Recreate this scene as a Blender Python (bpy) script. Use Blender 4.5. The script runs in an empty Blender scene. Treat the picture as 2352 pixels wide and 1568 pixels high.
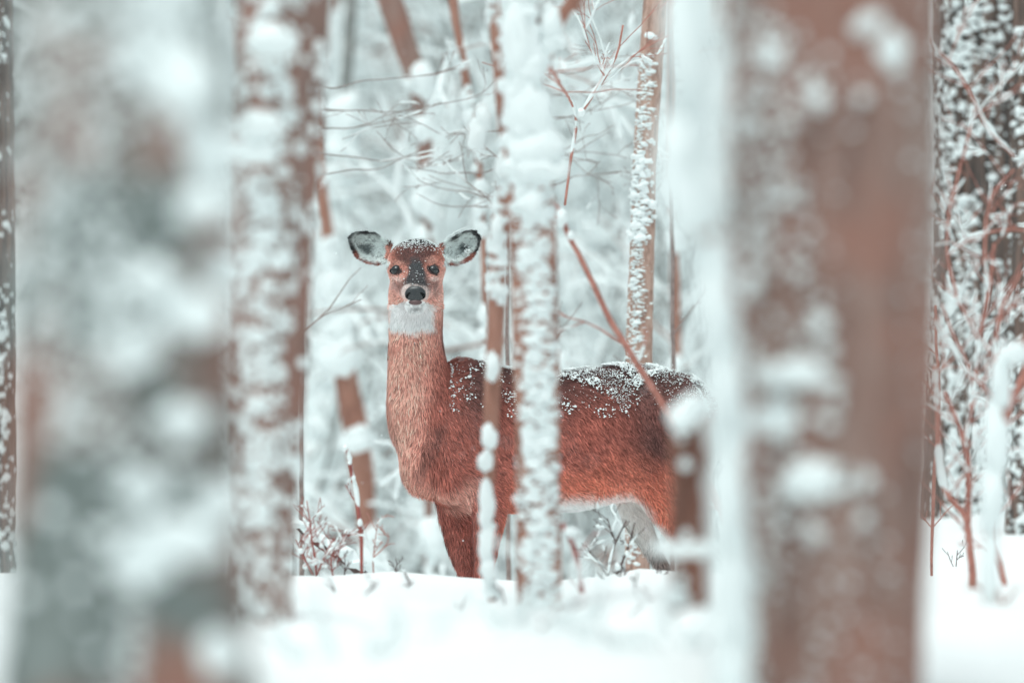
import bpy, bmesh, math, random
import numpy as np
from mathutils import Vector, Matrix
from mathutils.bvhtree import BVHTree

random.seed(7)
RNG = np.random.default_rng(7)
sc = bpy.context.scene
col = sc.collection

# ------------------------------------------------------------------ camera
CAM_Z = 0.955
FOCUS = 22.0
cam_d = bpy.data.cameras.new('camera')
cam_d.sensor_width = 36.0
cam_d.lens = 36.0 * FOCUS / 2.8          # the frame is 2.8 m wide at the deer
cam_d.clip_start = 0.1
cam_d.clip_end = 2000
cam_d.dof.use_dof = True
cam_d.dof.focus_distance = FOCUS - 0.12
cam_d.dof.aperture_fstop = 2.7
cam = bpy.data.objects.new('camera', cam_d)
cam.location = (0, 0, CAM_Z)
cam.rotation_euler = (math.radians(90), 0, 0)
col.objects.link(cam)
sc.camera = cam

# ------------------------------------------------------------------ overcast light
SUN_EL, SUN_AZ = math.radians(70), math.radians(205)
w = bpy.data.worlds.new('World'); sc.world = w; w.use_nodes = True
nt = w.node_tree; nt.nodes.clear()
sky = nt.nodes.new('ShaderNodeTexSky'); sky.sky_type = 'NISHITA'; sky.sun_disc = False
sky.sun_elevation = SUN_EL; sky.sun_rotation = SUN_AZ
sky.air_density = 1.0; sky.dust_density = 4.0; sky.ozone_density = 1.0
hs = nt.nodes.new('ShaderNodeHueSaturation'); hs.inputs['Saturation'].default_value = 0.18
mx = nt.nodes.new('ShaderNodeMixRGB'); mx.blend_type = 'MULTIPLY'; mx.inputs[0].default_value = 1
mx.inputs[2].default_value = (0.885, 1.0, 0.99, 1)
bg = nt.nodes.new('ShaderNodeBackground'); bg.inputs[1].default_value = 0.15
ow = nt.nodes.new('ShaderNodeOutputWorld')
nt.links.new(sky.outputs[0], hs.inputs['Color']); nt.links.new(hs.outputs[0], mx.inputs[1])
nt.links.new(mx.outputs[0], bg.inputs[0]); nt.links.new(bg.outputs[0], ow.inputs[0])
sun_d = bpy.data.lights.new('sun', 'SUN'); sun_d.energy = 1.3; sun_d.angle = math.radians(35)
sun_d.color = (1.0, 0.985, 0.96)
sun = bpy.data.objects.new('sun', sun_d); col.objects.link(sun)
sdir = Vector((math.sin(SUN_AZ) * math.cos(SUN_EL), math.cos(SUN_AZ) * math.cos(SUN_EL), math.sin(SUN_EL)))
sun.rotation_euler = sdir.to_track_quat('Z', 'Y').to_euler()
sun.location = (0, 0, 30)
sc.view_settings.view_transform = 'Standard'
sc.view_settings.look = 'None'
sc.view_settings.exposure = 0.06
sc.view_settings.gamma = 1.0
sc.view_settings.use_curve_mapping = False
sc.cycles.use_denoising = True
sc.cycles.max_bounces = 6
sc.cycles.diffuse_bounces = 4
sc.cycles.use_adaptive_sampling = False

# ------------------------------------------------------------------ helpers
PX = 840.0                                   # picture units (2352 wide) per metre at the deer
def at(px, py, d):
    k = d / FOCUS / PX
    return np.array([(px - 1176) * k, d, CAM_Z - (py - 784) * k])
def wpx(n, d): return n / PX * d / FOCUS

def _hash(i, j, k, s):
    h = (i * 374761393 + j * 668265263 + k * 2147483647 + s * 1274126177) & 0xFFFFFFFF
    h = ((h ^ (h >> 13)) * 1274126177) & 0xFFFFFFFF
    h = h ^ (h >> 16)
    return (h & 0xFFFF) / 65535.0
def noise(p, s=0):
    p = np.asarray(p, float)
    f = np.floor(p).astype(np.int64); t = p - f; t = t * t * (3 - 2 * t)
    i, j, k = f[..., 0], f[..., 1], f[..., 2]
    x, y, z = t[..., 0], t[..., 1], t[..., 2]
    def c(a, b, e): return _hash(i + a, j + b, k + e, s)
    a = c(0,0,0)*(1-x)+c(1,0,0)*x; b = c(0,1,0)*(1-x)+c(1,1,0)*x
    d = c(0,0,1)*(1-x)+c(1,0,1)*x; e = c(0,1,1)*(1-x)+c(1,1,1)*x
    return ((a*(1-y)+b*y)*(1-z)+(d*(1-y)+e*y)*z) * 2 - 1
def fbm(p, s=0, o=3):
    r = 0; a = 1.0; p = np.asarray(p, float)
    for q in range(o):
        r = r + a * noise(p, s + q); p = p * 2.03; a *= 0.5
    return r
def sstep(a, b, x):
    t = np.clip((x - a) / (b - a), 0, 1); return t * t * (3 - 2 * t)

class MB:
    """collects triangles / quads of ONE mesh"""
    def __init__(s): s.v = []; s.f = []; s.n = 0
    def add(s, v, f):
        v = np.asarray(v, float); s.v.append(v)
        s.f.extend([[int(i) + s.n for i in q] for q in f]); s.n += len(v)
    def build(s, name, m, parent=None, smooth=True, kind=None, label=None):
        me = bpy.data.meshes.new(name)
        V = np.concatenate(s.v) if s.v else np.zeros((0, 3))
        o = bpy.data.objects.new(name, me)
        if parent is not None:
            o.parent = parent
            V = V - np.array(parent_loc(parent))
        me.from_pydata(V.tolist(), [], s.f)
        if smooth: me.polygons.foreach_set('use_smooth', [True] * len(me.polygons))
        me.materials.append(m)
        col.objects.link(o)
        if kind: o['kind'] = kind
        if label: o['label'] = label
        return o
def parent_loc(o):
    l = Vector(o.location)
    while o.parent is not None:
        o = o.parent; l += Vector(o.location)
    return l
def fast_mesh(name, V, F, m, parent=None, smooth=True, kind=None):
    """V (n,3), F (k,3) or (k,4) arrays"""
    me = bpy.data.meshes.new(name)
    V = np.asarray(V, np.float32)
    if parent is not None: V = V - np.array(parent_loc(parent), np.float32)
    k = F.shape[1]; F = F.astype(np.int32)
    me.vertices.add(len(V)); me.vertices.foreach_set('co', V.ravel().astype(np.float32))
    me.loops.add(F.size); me.loops.foreach_set('vertex_index', F.ravel())
    me.polygons.add(len(F)); me.polygons.foreach_set('loop_start', np.arange(0, F.size, k, dtype=np.int32))
    me.update(calc_edges=True)
    if smooth: me.polygons.foreach_set('use_smooth', np.ones(len(F), bool))
    me.materials.append(m)
    o = bpy.data.objects.new(name, me); col.objects.link(o)
    if parent is not None: o.parent = parent
    if kind: o['kind'] = kind
    return o
def thing(name, label, cat, loc, group=None):
    o = bpy.data.objects.new(name, None); col.objects.link(o)
    o.empty_display_size = 0.1
    o.location = tuple(float(q) for q in loc); o['label'] = label; o['category'] = cat
    if group: o['group'] = group
    return o

def resample(pts, n):
    pts = np.asarray(pts, float)
    d = np.r_[0, np.cumsum(np.linalg.norm(np.diff(pts[:, :3], axis=0), axis=1))]
    t = np.linspace(0, d[-1], n)
    out = np.stack([np.interp(t, d, pts[:, k]) for k in range(pts.shape[1])], 1)
    for _ in range(max(1, n // (3 * len(pts)))):           # soften the corners
        o2 = out.copy(); o2[1:-1] = (out[:-2] + 2 * out[1:-1] + out[2:]) / 4; out = o2
    return out
def tube(path, rad, seg=8, cap=True):
    P = np.asarray(path, float); n = len(P); r = np.broadcast_to(np.asarray(rad, float), (n,))
    T = np.gradient(P, axis=0); T /= np.linalg.norm(T, axis=1)[:, None] + 1e-9
    ref = np.array([0, 1.0, 0]) if abs(T[:, 1]).mean() < 0.8 else np.array([0, 0, 1.0])
    A = np.cross(T, ref); A /= np.linalg.norm(A, axis=1)[:, None] + 1e-9
    B = np.cross(T, A)
    a = np.linspace(0, 2 * math.pi, seg, endpoint=False)
    V = P[:, None] + r[:, None, None] * (np.cos(a)[None, :, None] * A[:, None] + np.sin(a)[None, :, None] * B[:, None])
    V = V.reshape(-1, 3)
    i = np.arange(n - 1)[:, None] * seg; j = np.arange(seg)[None]; k = (j + 1) % seg
    F = np.stack([i + j, i + k, i + seg + k, i + seg + j], -1).reshape(-1, 4).tolist()
    if cap:
        V = np.vstack([V, P[:1] - T[:1] * r[0] * 0.3, P[-1:] + T[-1:] * r[-1] * 0.6]); b = n * seg
        F += [[q, b, (q + 1) % seg] for q in range(seg)]
        e = (n - 1) * seg
        F += [[e + (q + 1) % seg, b + 1, e + q] for q in range(seg)]
    return V, F

def _ico(sub):
    bm = bmesh.new(); bmesh.ops.create_icosphere(bm, subdivisions=sub, radius=1)
    V = np.array([v.co[:] for v in bm.verts]); F = np.array([[v.index for v in f.verts] for f in bm.faces]); bm.free()
    return V, F
ICO = {k: _ico(k) for k in (1, 2, 3, 4)}
LUMP = {}
for _s in (1, 2, 3):
    V0, F0 = ICO[_s]
    LUMP[_s] = [(V0 * (1 + 0.36 * fbm(V0 * 1.5 + 11 * q, q))[:, None], F0) for q in range(7)]
def lumps(pos, R, scale, sub=2):
    """pos (n,3), R (n,3,3) rows = local axes, scale (n,3) -> one merged V, F (triangles)"""
    Vs = []; Fs = []; off = 0
    for q in range(len(pos)):
        V, F = LUMP[sub][q % 7]
        Vs.append((V * scale[q]) @ R[q] + pos[q]); Fs.append(F + off); off += len(V)
    if not Vs: return np.zeros((0, 3)), np.zeros((0, 3), int)
    return np.concatenate(Vs), np.concatenate(Fs)

# ------------------------------------------------------------------ materials
def nodes(name):
    m = bpy.data.materials.new(name); m.use_nodes = True
    n = m.node_tree.nodes; l = m.node_tree.links
    return m, n, l, n['Principled BSDF']
def ramp(n, stops):
    r = n.new('ShaderNodeValToRGB'); e = r.color_ramp.elements
    while len(e) < len(stops): e.new(0.5)
    for q, (p, c) in enumerate(stops): e[q].position = p; e[q].color = (*c, 1)
    return r
def bark_mat(name, cols, sc_=(22, 22, 5), bump=0.5, rough=0.9, patch=None):
    m, n, l, b = nodes(name)
    tc = n.new('ShaderNodeTexCoord'); mp = n.new('ShaderNodeMapping'); mp.inputs['Scale'].default_value = sc_
    nz = n.new('ShaderNodeTexNoise'); nz.inputs['Scale'].default_value = 1.0; nz.inputs['Detail'].default_value = 7; nz.inputs['Roughness'].default_value = 0.68
    l.new(tc.outputs['Object'], mp.inputs[0]); l.new(mp.outputs[0], nz.inputs['Vector'])
    k = len(cols); r = ramp(n, [(0.28 + 0.46 * q / (k - 1), c) for q, c in enumerate(cols)])
    l.new(nz.outputs['Fac'], r.inputs[0]); out = r.outputs[0]
    if patch:
        n2 = n.new('ShaderNodeTexNoise'); n2.inputs['Scale'].default_value = patch[1]; n2.inputs['Detail'].default_value = 3
        l.new(tc.outputs['Object'], n2.inputs['Vector'])
        r2 = ramp(n, [(0.46, (0, 0, 0)), (0.6, (1, 1, 1))]); l.new(n2.outputs['Fac'], r2.inputs[0])
        mxx = n.new('ShaderNodeMixRGB'); l.new(r2.outputs[0], mxx.inputs[0]); l.new(out, mxx.inputs[1]); mxx.inputs[2].default_value = (*patch[0], 1)
        out = mxx.outputs[0]
    l.new(out, b.inputs['Base Color'])
    b.inputs['Roughness'].default_value = rough; b.inputs['Specular IOR Level'].default_value = 0.2
    bp = n.new('ShaderNodeBump'); bp.inputs['Strength'].default_value = bump; bp.inputs['Distance'].default_value = 0.01
    l.new(nz.outputs['Fac'], bp.inputs['Height']); l.new(bp.outputs[0], b.inputs['Normal'])
    return m
def plain(name, c, rough=0.6, spec=0.4, var=0.0, vs=30):
    m, n, l, b = nodes(name)
    b.inputs['Roughness'].default_value = rough; b.inputs['Specular IOR Level'].default_value = spec
    tc = n.new('ShaderNodeTexCoord'); nz = n.new('ShaderNodeTexNoise'); nz.inputs['Scale'].default_value = vs; nz.inputs['Detail'].default_value = 4
    l.new(tc.outputs['Object'], nz.inputs['Vector'])
    r = ramp(n, [(0.3, tuple(q * (1 - var) for q in c)), (0.7, tuple(min(1, q * (1 + var)) for q in c))])
    l.new(nz.outputs['Fac'], r.inputs[0]); l.new(r.outputs[0], b.inputs['Base Color'])
    return m
def snow_mat(name, c, bs, bd, sss=0.0):
    m, n, l, b = nodes(name)
    tc = n.new('ShaderNodeTexCoord'); nz = n.new('ShaderNodeTexNoise'); nz.inputs['Scale'].default_value = bs; nz.inputs['Detail'].default_value = 5
    l.new(tc.outputs['Object'], nz.inputs['Vector'])
    r = ramp(n, [(0.3, tuple(q * 0.95 for q in c)), (0.65, c)]); l.new(nz.outputs['Fac'], r.inputs[0]); l.new(r.outputs[0], b.inputs['Base Color'])
    bp = n.new('ShaderNodeBump'); bp.inputs['Strength'].default_value = 0.6; bp.inputs['Distance'].default_value = bd
    l.new(nz.outputs['Fac'], bp.inputs['Height']); l.new(bp.outputs[0], b.inputs['Normal'])
    b.inputs['Roughness'].default_value = 0.75; b.inputs['Specular IOR Level'].default_value = 0.25
    return m
SNOW = (0.83, 0.885, 0.885)
M = {
    'ground': snow_mat('snow_ground', (0.88, 0.91, 0.91), 60, 0.003),
    'snow': snow_mat('snow_on_trees', SNOW, 90, 0.002),
    'bark_grey': bark_mat('lichen_grey_bark', [(0.08, 0.094, 0.09), (0.145, 0.17, 0.163), (0.19, 0.215, 0.206), (0.29, 0.33, 0.32)], (12, 12, 6), 0.5, patch=((0.27, 0.145, 0.115), 4.5)),
    'bark_brown': bark_mat('grey_brown_bark', [(0.1, 0.065, 0.06), (0.235, 0.145, 0.122), (0.31, 0.205, 0.175), (0.36, 0.31, 0.285)], (26, 26, 3), 0.8, patch=((0.31, 0.165, 0.132), 5)),
    'bark_red': bark_mat('russet_bark', [(0.14, 0.07, 0.055), (0.36, 0.18, 0.135), (0.46, 0.27, 0.21)], (24, 24, 6), 0.4),
    'bark_rust': bark_mat('dark_russet_bark', [(0.06, 0.035, 0.03), (0.2, 0.095, 0.07), (0.3, 0.15, 0.11)], (24, 24, 6), 0.4),
    'bark_pale': bark_mat('pale_brown_bark', [(0.2, 0.11, 0.085), (0.5, 0.33, 0.27), (0.62, 0.45, 0.38)], (70, 70, 18), 0.6),
    'bark_dark': bark_mat('dark_furrowed_bark', [(0.025, 0.028, 0.028), (0.09, 0.08, 0.075), (0.22, 0.15, 0.125), (0.32, 0.23, 0.195)], (60, 60, 2.5), 0.9),
    'bark_far': bark_mat('greyish_far_bark', [(0.11, 0.115, 0.11), (0.2, 0.205, 0.195), (0.3, 0.27, 0.25)], (20, 20, 6), 0.3),
    'twig_orange': bark_mat('orange_twig_bark', [(0.2, 0.095, 0.08), (0.46, 0.19, 0.15), (0.56, 0.31, 0.26)], (70, 70, 40), 0.5, 0.6),
    'twig_red': plain('red_twig_bark', (0.32, 0.09, 0.075), 0.55, 0.3, 0.3, 60),
    'twig_dark': plain('dark_twig_bark', (0.09, 0.055, 0.05), 0.6, 0.3, 0.3, 60),
    'twig_grey': plain('grey_brown_twig_bark', (0.26, 0.2, 0.185), 0.6, 0.3, 0.3, 60),
    'needle': plain('dark_evergreen_needles', (0.035, 0.07, 0.065), 0.7, 0.2, 0.4, 30),
}

# ------------------------------------------------------------------ the ground
_gy = [-60, 0, 8, 13, 14, 16.3, 19, 20.6]
_gz = [0.2, 0.25, 0.42, 0.435, 0.405, 0.378, 0.372, 0.352]
def ground_z(x, y):
    x = np.asarray(x, float); y = np.asarray(y, float)
    pxx = 1176 + x * PX * FOCUS / np.maximum(y, 4)
    near = np.interp(y, _gy, _gz)
    crest = np.interp(pxx, [0, 640, 760, 900, 1000, 1180, 1300, 1400, 1470, 1545, 1700, 2000],
                      [1312, 1320, 1316, 1308, 1318, 1331, 1331, 1322, 1305, 1311, 1320, 1325])
    zc = CAM_Z - (crest - 784) / PX * 20.6 / FOCUS
    k = sstep(17.5, 20.6, y)
    near = near * (1 - k) + (zc - 0.0) * k
    back_c = np.interp(y, [20.6, 20.9, 21.4, 22, 27, 40, 50, 80, 140, 400], [0.352, 0.30, 0.10, 0.0, -0.05, -0.15, 0.2, 3.2, 12, 40])
    back_r = np.interp(y, [20.6, 23, 26, 28, 34, 45, 60, 80, 140, 400], [0.352, 0.33, 0.36, 0.40, 0.45, 0.7, 1.6, 3.5, 12, 40])
    m = sstep(0.78, 1.08, x * FOCUS / np.maximum(y, 10))
    back = back_c * (1 - m) + back_r * m
    back = back + (zc - 0.352) * (1 - sstep(20.6, 21.6, y))
    z = np.where(y < 20.6, near, back)
    gx = at(1590, 1420, 14.6)
    z = z + 0.07 * np.exp(-(((x - gx[0]) / 0.11) ** 2 + ((y - 14.6) / 0.3) ** 2))
    p = np.stack([x, y, np.zeros_like(x)], -1)
    amp = 0.014 + 0.03 * (1 - sstep(17.5, 20, y)) + 0.05 * sstep(24, 40, y)
    z = z + amp * fbm(p * np.array([2.2, 1.1, 1]), 3, 4) * (1 - 0.75 * np.exp(-((y - 20.6) / 0.5) ** 2))
    return z
def grow(a, b, s, r): 
    o = [a]
    while abs(o[-1] - a) < b: o.append(o[-1] + s); s *= r
    return o[1:]
gx = np.arange(-2.3, 2.3001, 0.035); gx = np.r_[[-q for q in grow(2.3, 240, 0.06, 1.25)][::-1], gx, grow(2.3, 240, 0.06, 1.25)]
gyv = np.arange(9.5, 28, 0.05); gyv = np.r_[[19 - q for q in grow(9.5, 60, 0.1, 1.3)][::-1], gyv, grow(28, 330, 0.08, 1.06)]
GX, GY = np.meshgrid(gx, gyv)
GZ = ground_z(GX, GY)
nx_, ny_ = len(gx), len(gyv)
ii, jj = np.meshgrid(np.arange(nx_ - 1), np.arange(ny_ - 1))
b0 = (jj * nx_ + ii).ravel()
gF = np.stack([b0, b0 + 1, b0 + nx_ + 1, b0 + nx_], 1)
g = fast_mesh('snow_ground', np.stack([GX, GY, GZ], -1).reshape(-1, 3), gF, M['ground'])
g['kind'] = 'structure'

# ------------------------------------------------------------------ trees
def px_path(spec, d, k=1.0):
    """spec rows: px, py, half width in picture units [, distance]  (listed from the bottom upwards)"""
    out = []
    for s in spec:
        dd = s[3] if len(s) > 3 else d
        p = at(s[0], s[1], dd); out.append([*p, wpx(s[2] * k, dd)])
    return np.array(out)
def extend(path, top=5.5, flare=1.25, ground=True):
    """carry the traced stretch down into the snow and up to its real height"""
    P = path
    if ground:
        b = P[0]; dirb = P[0, :3] - P[min(1, len(P) - 1), :3]; dirb = dirb / (abs(dirb[2]) + 1e-6)
        gz = float(ground_z(b[0], b[1])); dz = b[2] - gz
        if dz > 0.02:
            q = b[:3] + dirb * (dz + 0.12) * np.array([0.6, 0, 1]); q[2] = gz - 0.12
            P = np.vstack([[*q, b[3] * flare], P])
    t = P[-1]; dv = P[-1, :3] - P[-2, :3]; dv /= abs(dv[2]) + 1e-6
    h = top - t[2]
    if h > 0.3:
        steps = 5
        for q in range(1, steps + 1):
            f = q / steps
            P = np.vstack([P, [t[0] + dv[0] * h * f * 0.5 + 0.05 * math.sin(3 * f + t[0] * 9), t[1] + 0.08 * f, t[2] + h * f, t[3] * (1 - 0.78 * f)]])
    return P
def trunk_mesh(P, seg, ring, ridge, rs, seed, stretch=4.0):
    """tapered tube with ridged, uneven bark"""
    L = np.linalg.norm(np.diff(P[:, :3], axis=0), axis=1).sum()
    R = resample(P, max(8, int(L / ring)))
    V, F = tube(R[:, :3], R[:, 3], seg)
    n = len(R) * seg
    C = np.repeat(R[:, :3], seg, 0); d = V[:n] - C; rr = np.linalg.norm(d, axis=1)[:, None]; dn = d / (rr + 1e-9)
    q = V[:n] * np.array([rs, rs, rs / stretch])
    h = 1 - np.abs(fbm(q, seed, 3)) * 1.4
    low = fbm(V[:n] * np.array([3, 3, 1.5]), seed + 9, 2)
    V[:n] = C + dn * (rr * (1 + 0.07 * low[:, None]) + ridge * (h[:, None] - 0.6))
    return V, F, R
def branch_paths(p, d, length, r, depth, out, rnd, droop=0.15, wig=0.18, nsub=(2, 4)):
    n = max(5, int(length / 0.06) if depth else 6); n = min(n, 16)
    pts = [np.array(p, float)]; d = np.array(d, float); d /= np.linalg.norm(d)
    for q in range(n):
        d = d + wig * np.array([rnd.gauss(0, 1), rnd.gauss(0, 1), rnd.gauss(0, 1)]) * 0.5 + np.array([0, 0, -droop * 0.12])
        d /= np.linalg.norm(d); pts.append(pts[-1] + d * length / n)
    P = np.array(pts); out.append((P, np.linspace(r, max(r * 0.3, 0.0011), len(P))))
    if depth > 0:
        for _ in range(rnd.randint(*nsub)):
            k = rnd.randint(1, n - 1); t = P[k + 1] - P[k]; t /= np.linalg.norm(t)
            side = np.array([rnd.gauss(0, 1), rnd.gauss(0, 1), rnd.gauss(0, 1)]); side -= side.dot(t) * t; side /= np.linalg.norm(side) + 1e-9
            branch_paths(P[k], t * 0.75 + side * 0.7 + np.array([0, 0, 0.15]), length * rnd.uniform(0.35, 0.6), r * 0.55, depth - 1, out, rnd, droop, wig, nsub)
def snow_on_trunk(R, rnd, n, size, az=(0, 1.2), zr=(-9, 99), flat=0.5, tall=1.0, thresh=-9, freq=6, seed=0, sub=2, sink=0.25):
    """lumps pressed on the bark; az = (mean, spread) about the side that faces the camera"""
    pos = []; RR = []; S = []
    zz = R[:, 2]; keep = np.where((zz > zr[0]) & (zz < zr[1]))[0]
    if len(keep) < 2: return np.zeros((0, 3)), np.zeros((0, 3), int)
    tries = 0
    while len(pos) < n and tries < n * 12:
        tries += 1
        t = rnd.uniform(keep[0], keep[-1]); k = int(t); f = t - k; k2 = min(k + 1, len(R) - 1)
        c = R[k] * (1 - f) + R[k2] * f
        a = rnd.gauss(az[0], az[1])
        nn = np.array([math.sin(a), -math.cos(a), 0.0])
        p = c[:3] + nn * c[3]
        if noise(p * freq, seed) < thresh: continue
        s = rnd.uniform(*size) * (0.5 + rnd.random() ** 2)
        tx = np.array([math.cos(a), math.sin(a), 0.0])
        RR.append(np.stack([tx, nn, [0, 0, 1.0]])); S.append([s * rnd.uniform(0.8, 1.5), s * flat, s * tall * rnd.uniform(0.7, 1.2)])
        pos.append(p + nn * s * flat * (0.5 - sink))
    return lumps(np.array(pos), np.array(RR), np.array(S), sub) if pos else (np.zeros((0, 3)), np.zeros((0, 3), int))
def clump(parent, px, py, d, w_, h_, dep, tilt=0, k=0):
    """one big pad of snow, a part of its tree; w_, h_ in picture units, dep in metres"""
    V, F = LUMP[3][k % 7]
    s = np.array([wpx(w_, d) / 2, dep, wpx(h_, d) / 2]); c, q = math.cos(tilt), math.sin(tilt)
    Rm = np.array([[c, 0, q], [0, 1, 0], [-q, 0, c]])
    return fast_mesh('snow_clump', (V * s) @ Rm + at(px, py, d), F, M['snow'], parent)
def limbs(R, rnd, n, z0, length, r, up=0.5, depth=2):
    out = []
    zz = R[:, 2]; ks = [k for k in range(len(R)) if zz[k] > z0 and k < len(R) - 1]
    for _ in range(n):
        k = rnd.choice(ks); a = rnd.uniform(0, 2 * math.pi)
        branch_paths(R[k, :3], (math.cos(a), math.sin(a), up), length * rnd.uniform(0.6, 1.2), min(r, R[k, 3] * 0.5), depth, out, rnd, 0.1, 0.2)
    return out
def paths_mesh(paths, seg=5, minr=0.0):
    Vs = []; Fs = []; off = 0
    for P, r in paths:
        V, F = tube(P, np.maximum(r, minr), seg, cap=False); Vs.append(V); Fs.append(np.array(F) + off); off += len(V)
    return np.concatenate(Vs), np.concatenate(Fs)
def snow_on_paths(paths, rnd, thick=1.3, cover=0.75, minr=0.004, seg=6, lump=0.35):
    """a ridge of snow lying along the upper side of each branch"""
    Vs = []; Fs = []; off = 0
    for P, r in paths:
        n = len(P)
        k0 = 0
        while k0 < n - 2:
            k1 = min(n, k0 + rnd.randint(3, 7))
            if rnd.random() < cover and k1 - k0 >= 3:
                rr = (np.maximum(r[k0:k1], minr)) * thick * (1 + lump * np.array([rnd.uniform(-1, 1) for _ in range(k1 - k0)]))
                rr[0] *= 0.45; rr[-1] *= 0.45
                V, F = tube(P[k0:k1] + np.array([0, -0.15, 1.0]) * (np.maximum(r[k0:k1], minr * 0.5) * 0.9)[:, None], rr, seg, cap=False)
                Vs.append(V); Fs.append(np.array(F) + off); off += len(V)
            k0 = k1 - 1
    if not Vs: return None
    return np.concatenate(Vs), np.concatenate(Fs)

def make_tree(name, label, spec, d, bark, seed, seg=40, ring=0.02, ridge=0.004, rs=30, group=None, top=5.5, nlimb=5, cat='tree', ground=True, limb_mat=None, stretch=4):
    rnd = random.Random(seed)
    P = extend(px_path(spec, d), top, ground=ground)
    root = thing(name, label, cat, (P[0, 0], P[0, 1], float(ground_z(P[0, 0], P[0, 1]))), group)
    V, F, R = trunk_mesh(P, seg, ring, ridge, rs, seed, stretch)
    m = MB(); m.add(V, F); m.build('trunk', M[bark], root)
    if nlimb and top > 3:
        lp = limbs(R, rnd, nlimb, max(2.0, R[:, 2].max() * 0.45), 1.3, 0.02)
        V, F = paths_mesh(lp); fast_mesh('crown', V, F, M[limb_mat or bark], root, kind='stuff')
        s = snow_on_paths(lp, rnd, 1.3, 0.6, 0.006)
        if s: fast_mesh('crown_snow', s[0], s[1], M['snow'], root, kind='stuff')
    return root, R, rnd
def add_flecks(root, parts, name='snow_flecks'):
    Vs = []; Fs = []; off = 0
    for V, F in parts:
        if len(V): Vs.append(V); Fs.append(F + off); off += len(V)
    return fast_mesh(name, np.concatenate(Vs), np.concatenate(Fs), M['snow'], root, kind='stuff')

# A  the nearest trunk, filling the left of the picture
A, RA, rn = make_tree('tree', 'wide out-of-focus grey trunk nearest the camera at the left, plastered with snow',
    [(300, 1600, 296), (296, 1200, 280), (285, 700, 258), (280, 300, 246), (275, -50, 236)], 10.0, 'bark_grey', 11, 96, 0.012, 0.008, 22)
LU = [(420, 190, 160, 150, 0), (450, 470, 170, 90, .2), (430, 730, 200, 110, 0), (170, 940, 90, 80, 0), (125, 1170, 100, 100, .1),
      (400, 970, 190, 90, 0), (380, 1230, 280, 130, 0), (470, 1150, 160, 130, 0), (80, 1360, 150, 90, 0), (190, 1345, 110, 80, 0),
      (450, 1500, 190, 110, 0), (110, 1510, 90, 90, 0), (150, 740, 80, 80, 0), (510, 620, 90, 120, 0), (110, 260, 50, 70, 0), (350, 640, 110, 90, 0), (330, 1130, 120, 80, 0), (310, 1300, 160, 90, 0), (500, 340, 130, 90, 0), (220, 1490, 90, 80, 0)]
for q, (x, y, ww, hh, t) in enumerate(LU):
    off = (x - 288) / 268; dd = 10.0 - wpx(258, 10.0) * math.sqrt(max(0.05, 1 - off * off)) + 0.006
    k_ = 0.58 if x < 260 else 0.98
    clump(A, x, y, dd, ww * k_, hh * k_, 0.018, t, q)
add_flecks(A, [snow_on_trunk(RA, rn, 1900, (0.004, 0.012), (0.72, 0.36), (0.2, 1.7), 0.5, 0.9, -0.15, 5, 3, 1),
               snow_on_trunk(RA, rn, 1000, (0.003, 0.009), (-0.5, 0.6), (0.2, 1.7), 0.5, 0.9, -0.05, 7, 5, 1)])

# B  trunk behind it, speckled with round snow
B, RB, rn = make_tree('tree', 'mid-left trunk covered all over with round blurred snow tufts, left of the deer',
    [(585, 1560, 48), (592, 1300, 56), (602, 1000, 66), (612, 700, 74), (625, 350, 84), (640, -40, 92)], 15.4, 'bark_brown', 12, 64, 0.012, 0.005, 26)
add_flecks(B, [snow_on_trunk(RB, rn, 900, (0.004, 0.0105), (-0.2, 0.62), (0.35, 1.8), 0.55, 1.0, -9, 30, 7)])
clump(B, 518, 150, 15.2, 62, 240, 0.03, 0.02, 2)
clump(B, 600, 290, 15.28, 90, 60, 0.02, 0, 3); clump(B, 585, 345, 15.28, 110, 50, 0.02, 0, 4); clump(B, 620, 90, 15.28, 110, 80, 0.02, 0, 1)

# C  russet trunk just behind B, whose foot shows on the snow
C, RC, rn = make_tree('tree', 'slim russet trunk right behind the speckled mid-left trunk, its foot bare on the snow',
    [(652, 1440, 26), (648, 1320, 23), (660, 1100, 24), (680, 800, 27), (700, 450, 30), (722, 150, 31), (732, -40, 32)], 16.2, 'bark_brown', 13, 40, 0.014, 0.003, 30)
add_flecks(C, [snow_on_trunk(RC, rn, 60, (0.006, 0.013), (0.2, 0.9), (0.35, 1.6), 0.5, 1.3, -0.1, 8, 2)])
for q, (x, y) in enumerate([(642, 1270), (640, 1330), (640, 1415), (715, 300), (690, 520)]): clump(C, x, y, 16.1, 24, 30, 0.012, 0, q)

# D  the snowy trunk in front of the deer's shoulder
Dt, RD, rn = make_tree('tree', 'snow-covered slender trunk standing in front of the middle of the deer',
    [(1238, 1440, 54), (1236, 1250, 54), (1234, 1000, 53), (1230, 750, 52), (1222, 500, 52), (1210, 330, 52), (1198, 150, 50), (1188, -40, 48)], 18.0, 'bark_red', 14, 48, 0.012, 0.004, 30)
add_flecks(Dt, [snow_on_trunk(RD, rn, 2100, (0.004, 0.010), (0.1, 0.48), (0.3, 1.75), 0.55, 0.6, -9, 17, 4),
                snow_on_trunk(RD, rn, 500, (0.008, 0.018), (0.1, 0.6), (1.22, 1.85), 0.6, 1.0, -0.8, 9, 6)])
for q, (x, y, ww, hh, t) in enumerate([(1225, 345, 130, 140, 0.2), (1205, 250, 100, 170, 0.15), (1250, 390, 130, 60, 0.1), (1190, 90, 80, 180, 0), (1185, 380, 70, 44, 0), (1222, 610, 60, 50, 0.2), (1240, 905, 64, 56, -0.3), (1232, 1010, 74, 90, 0.1)]):
    clump(Dt, x, y, 17.96, ww, hh, 0.03 if q < 5 else 0.012, t, q)

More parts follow.
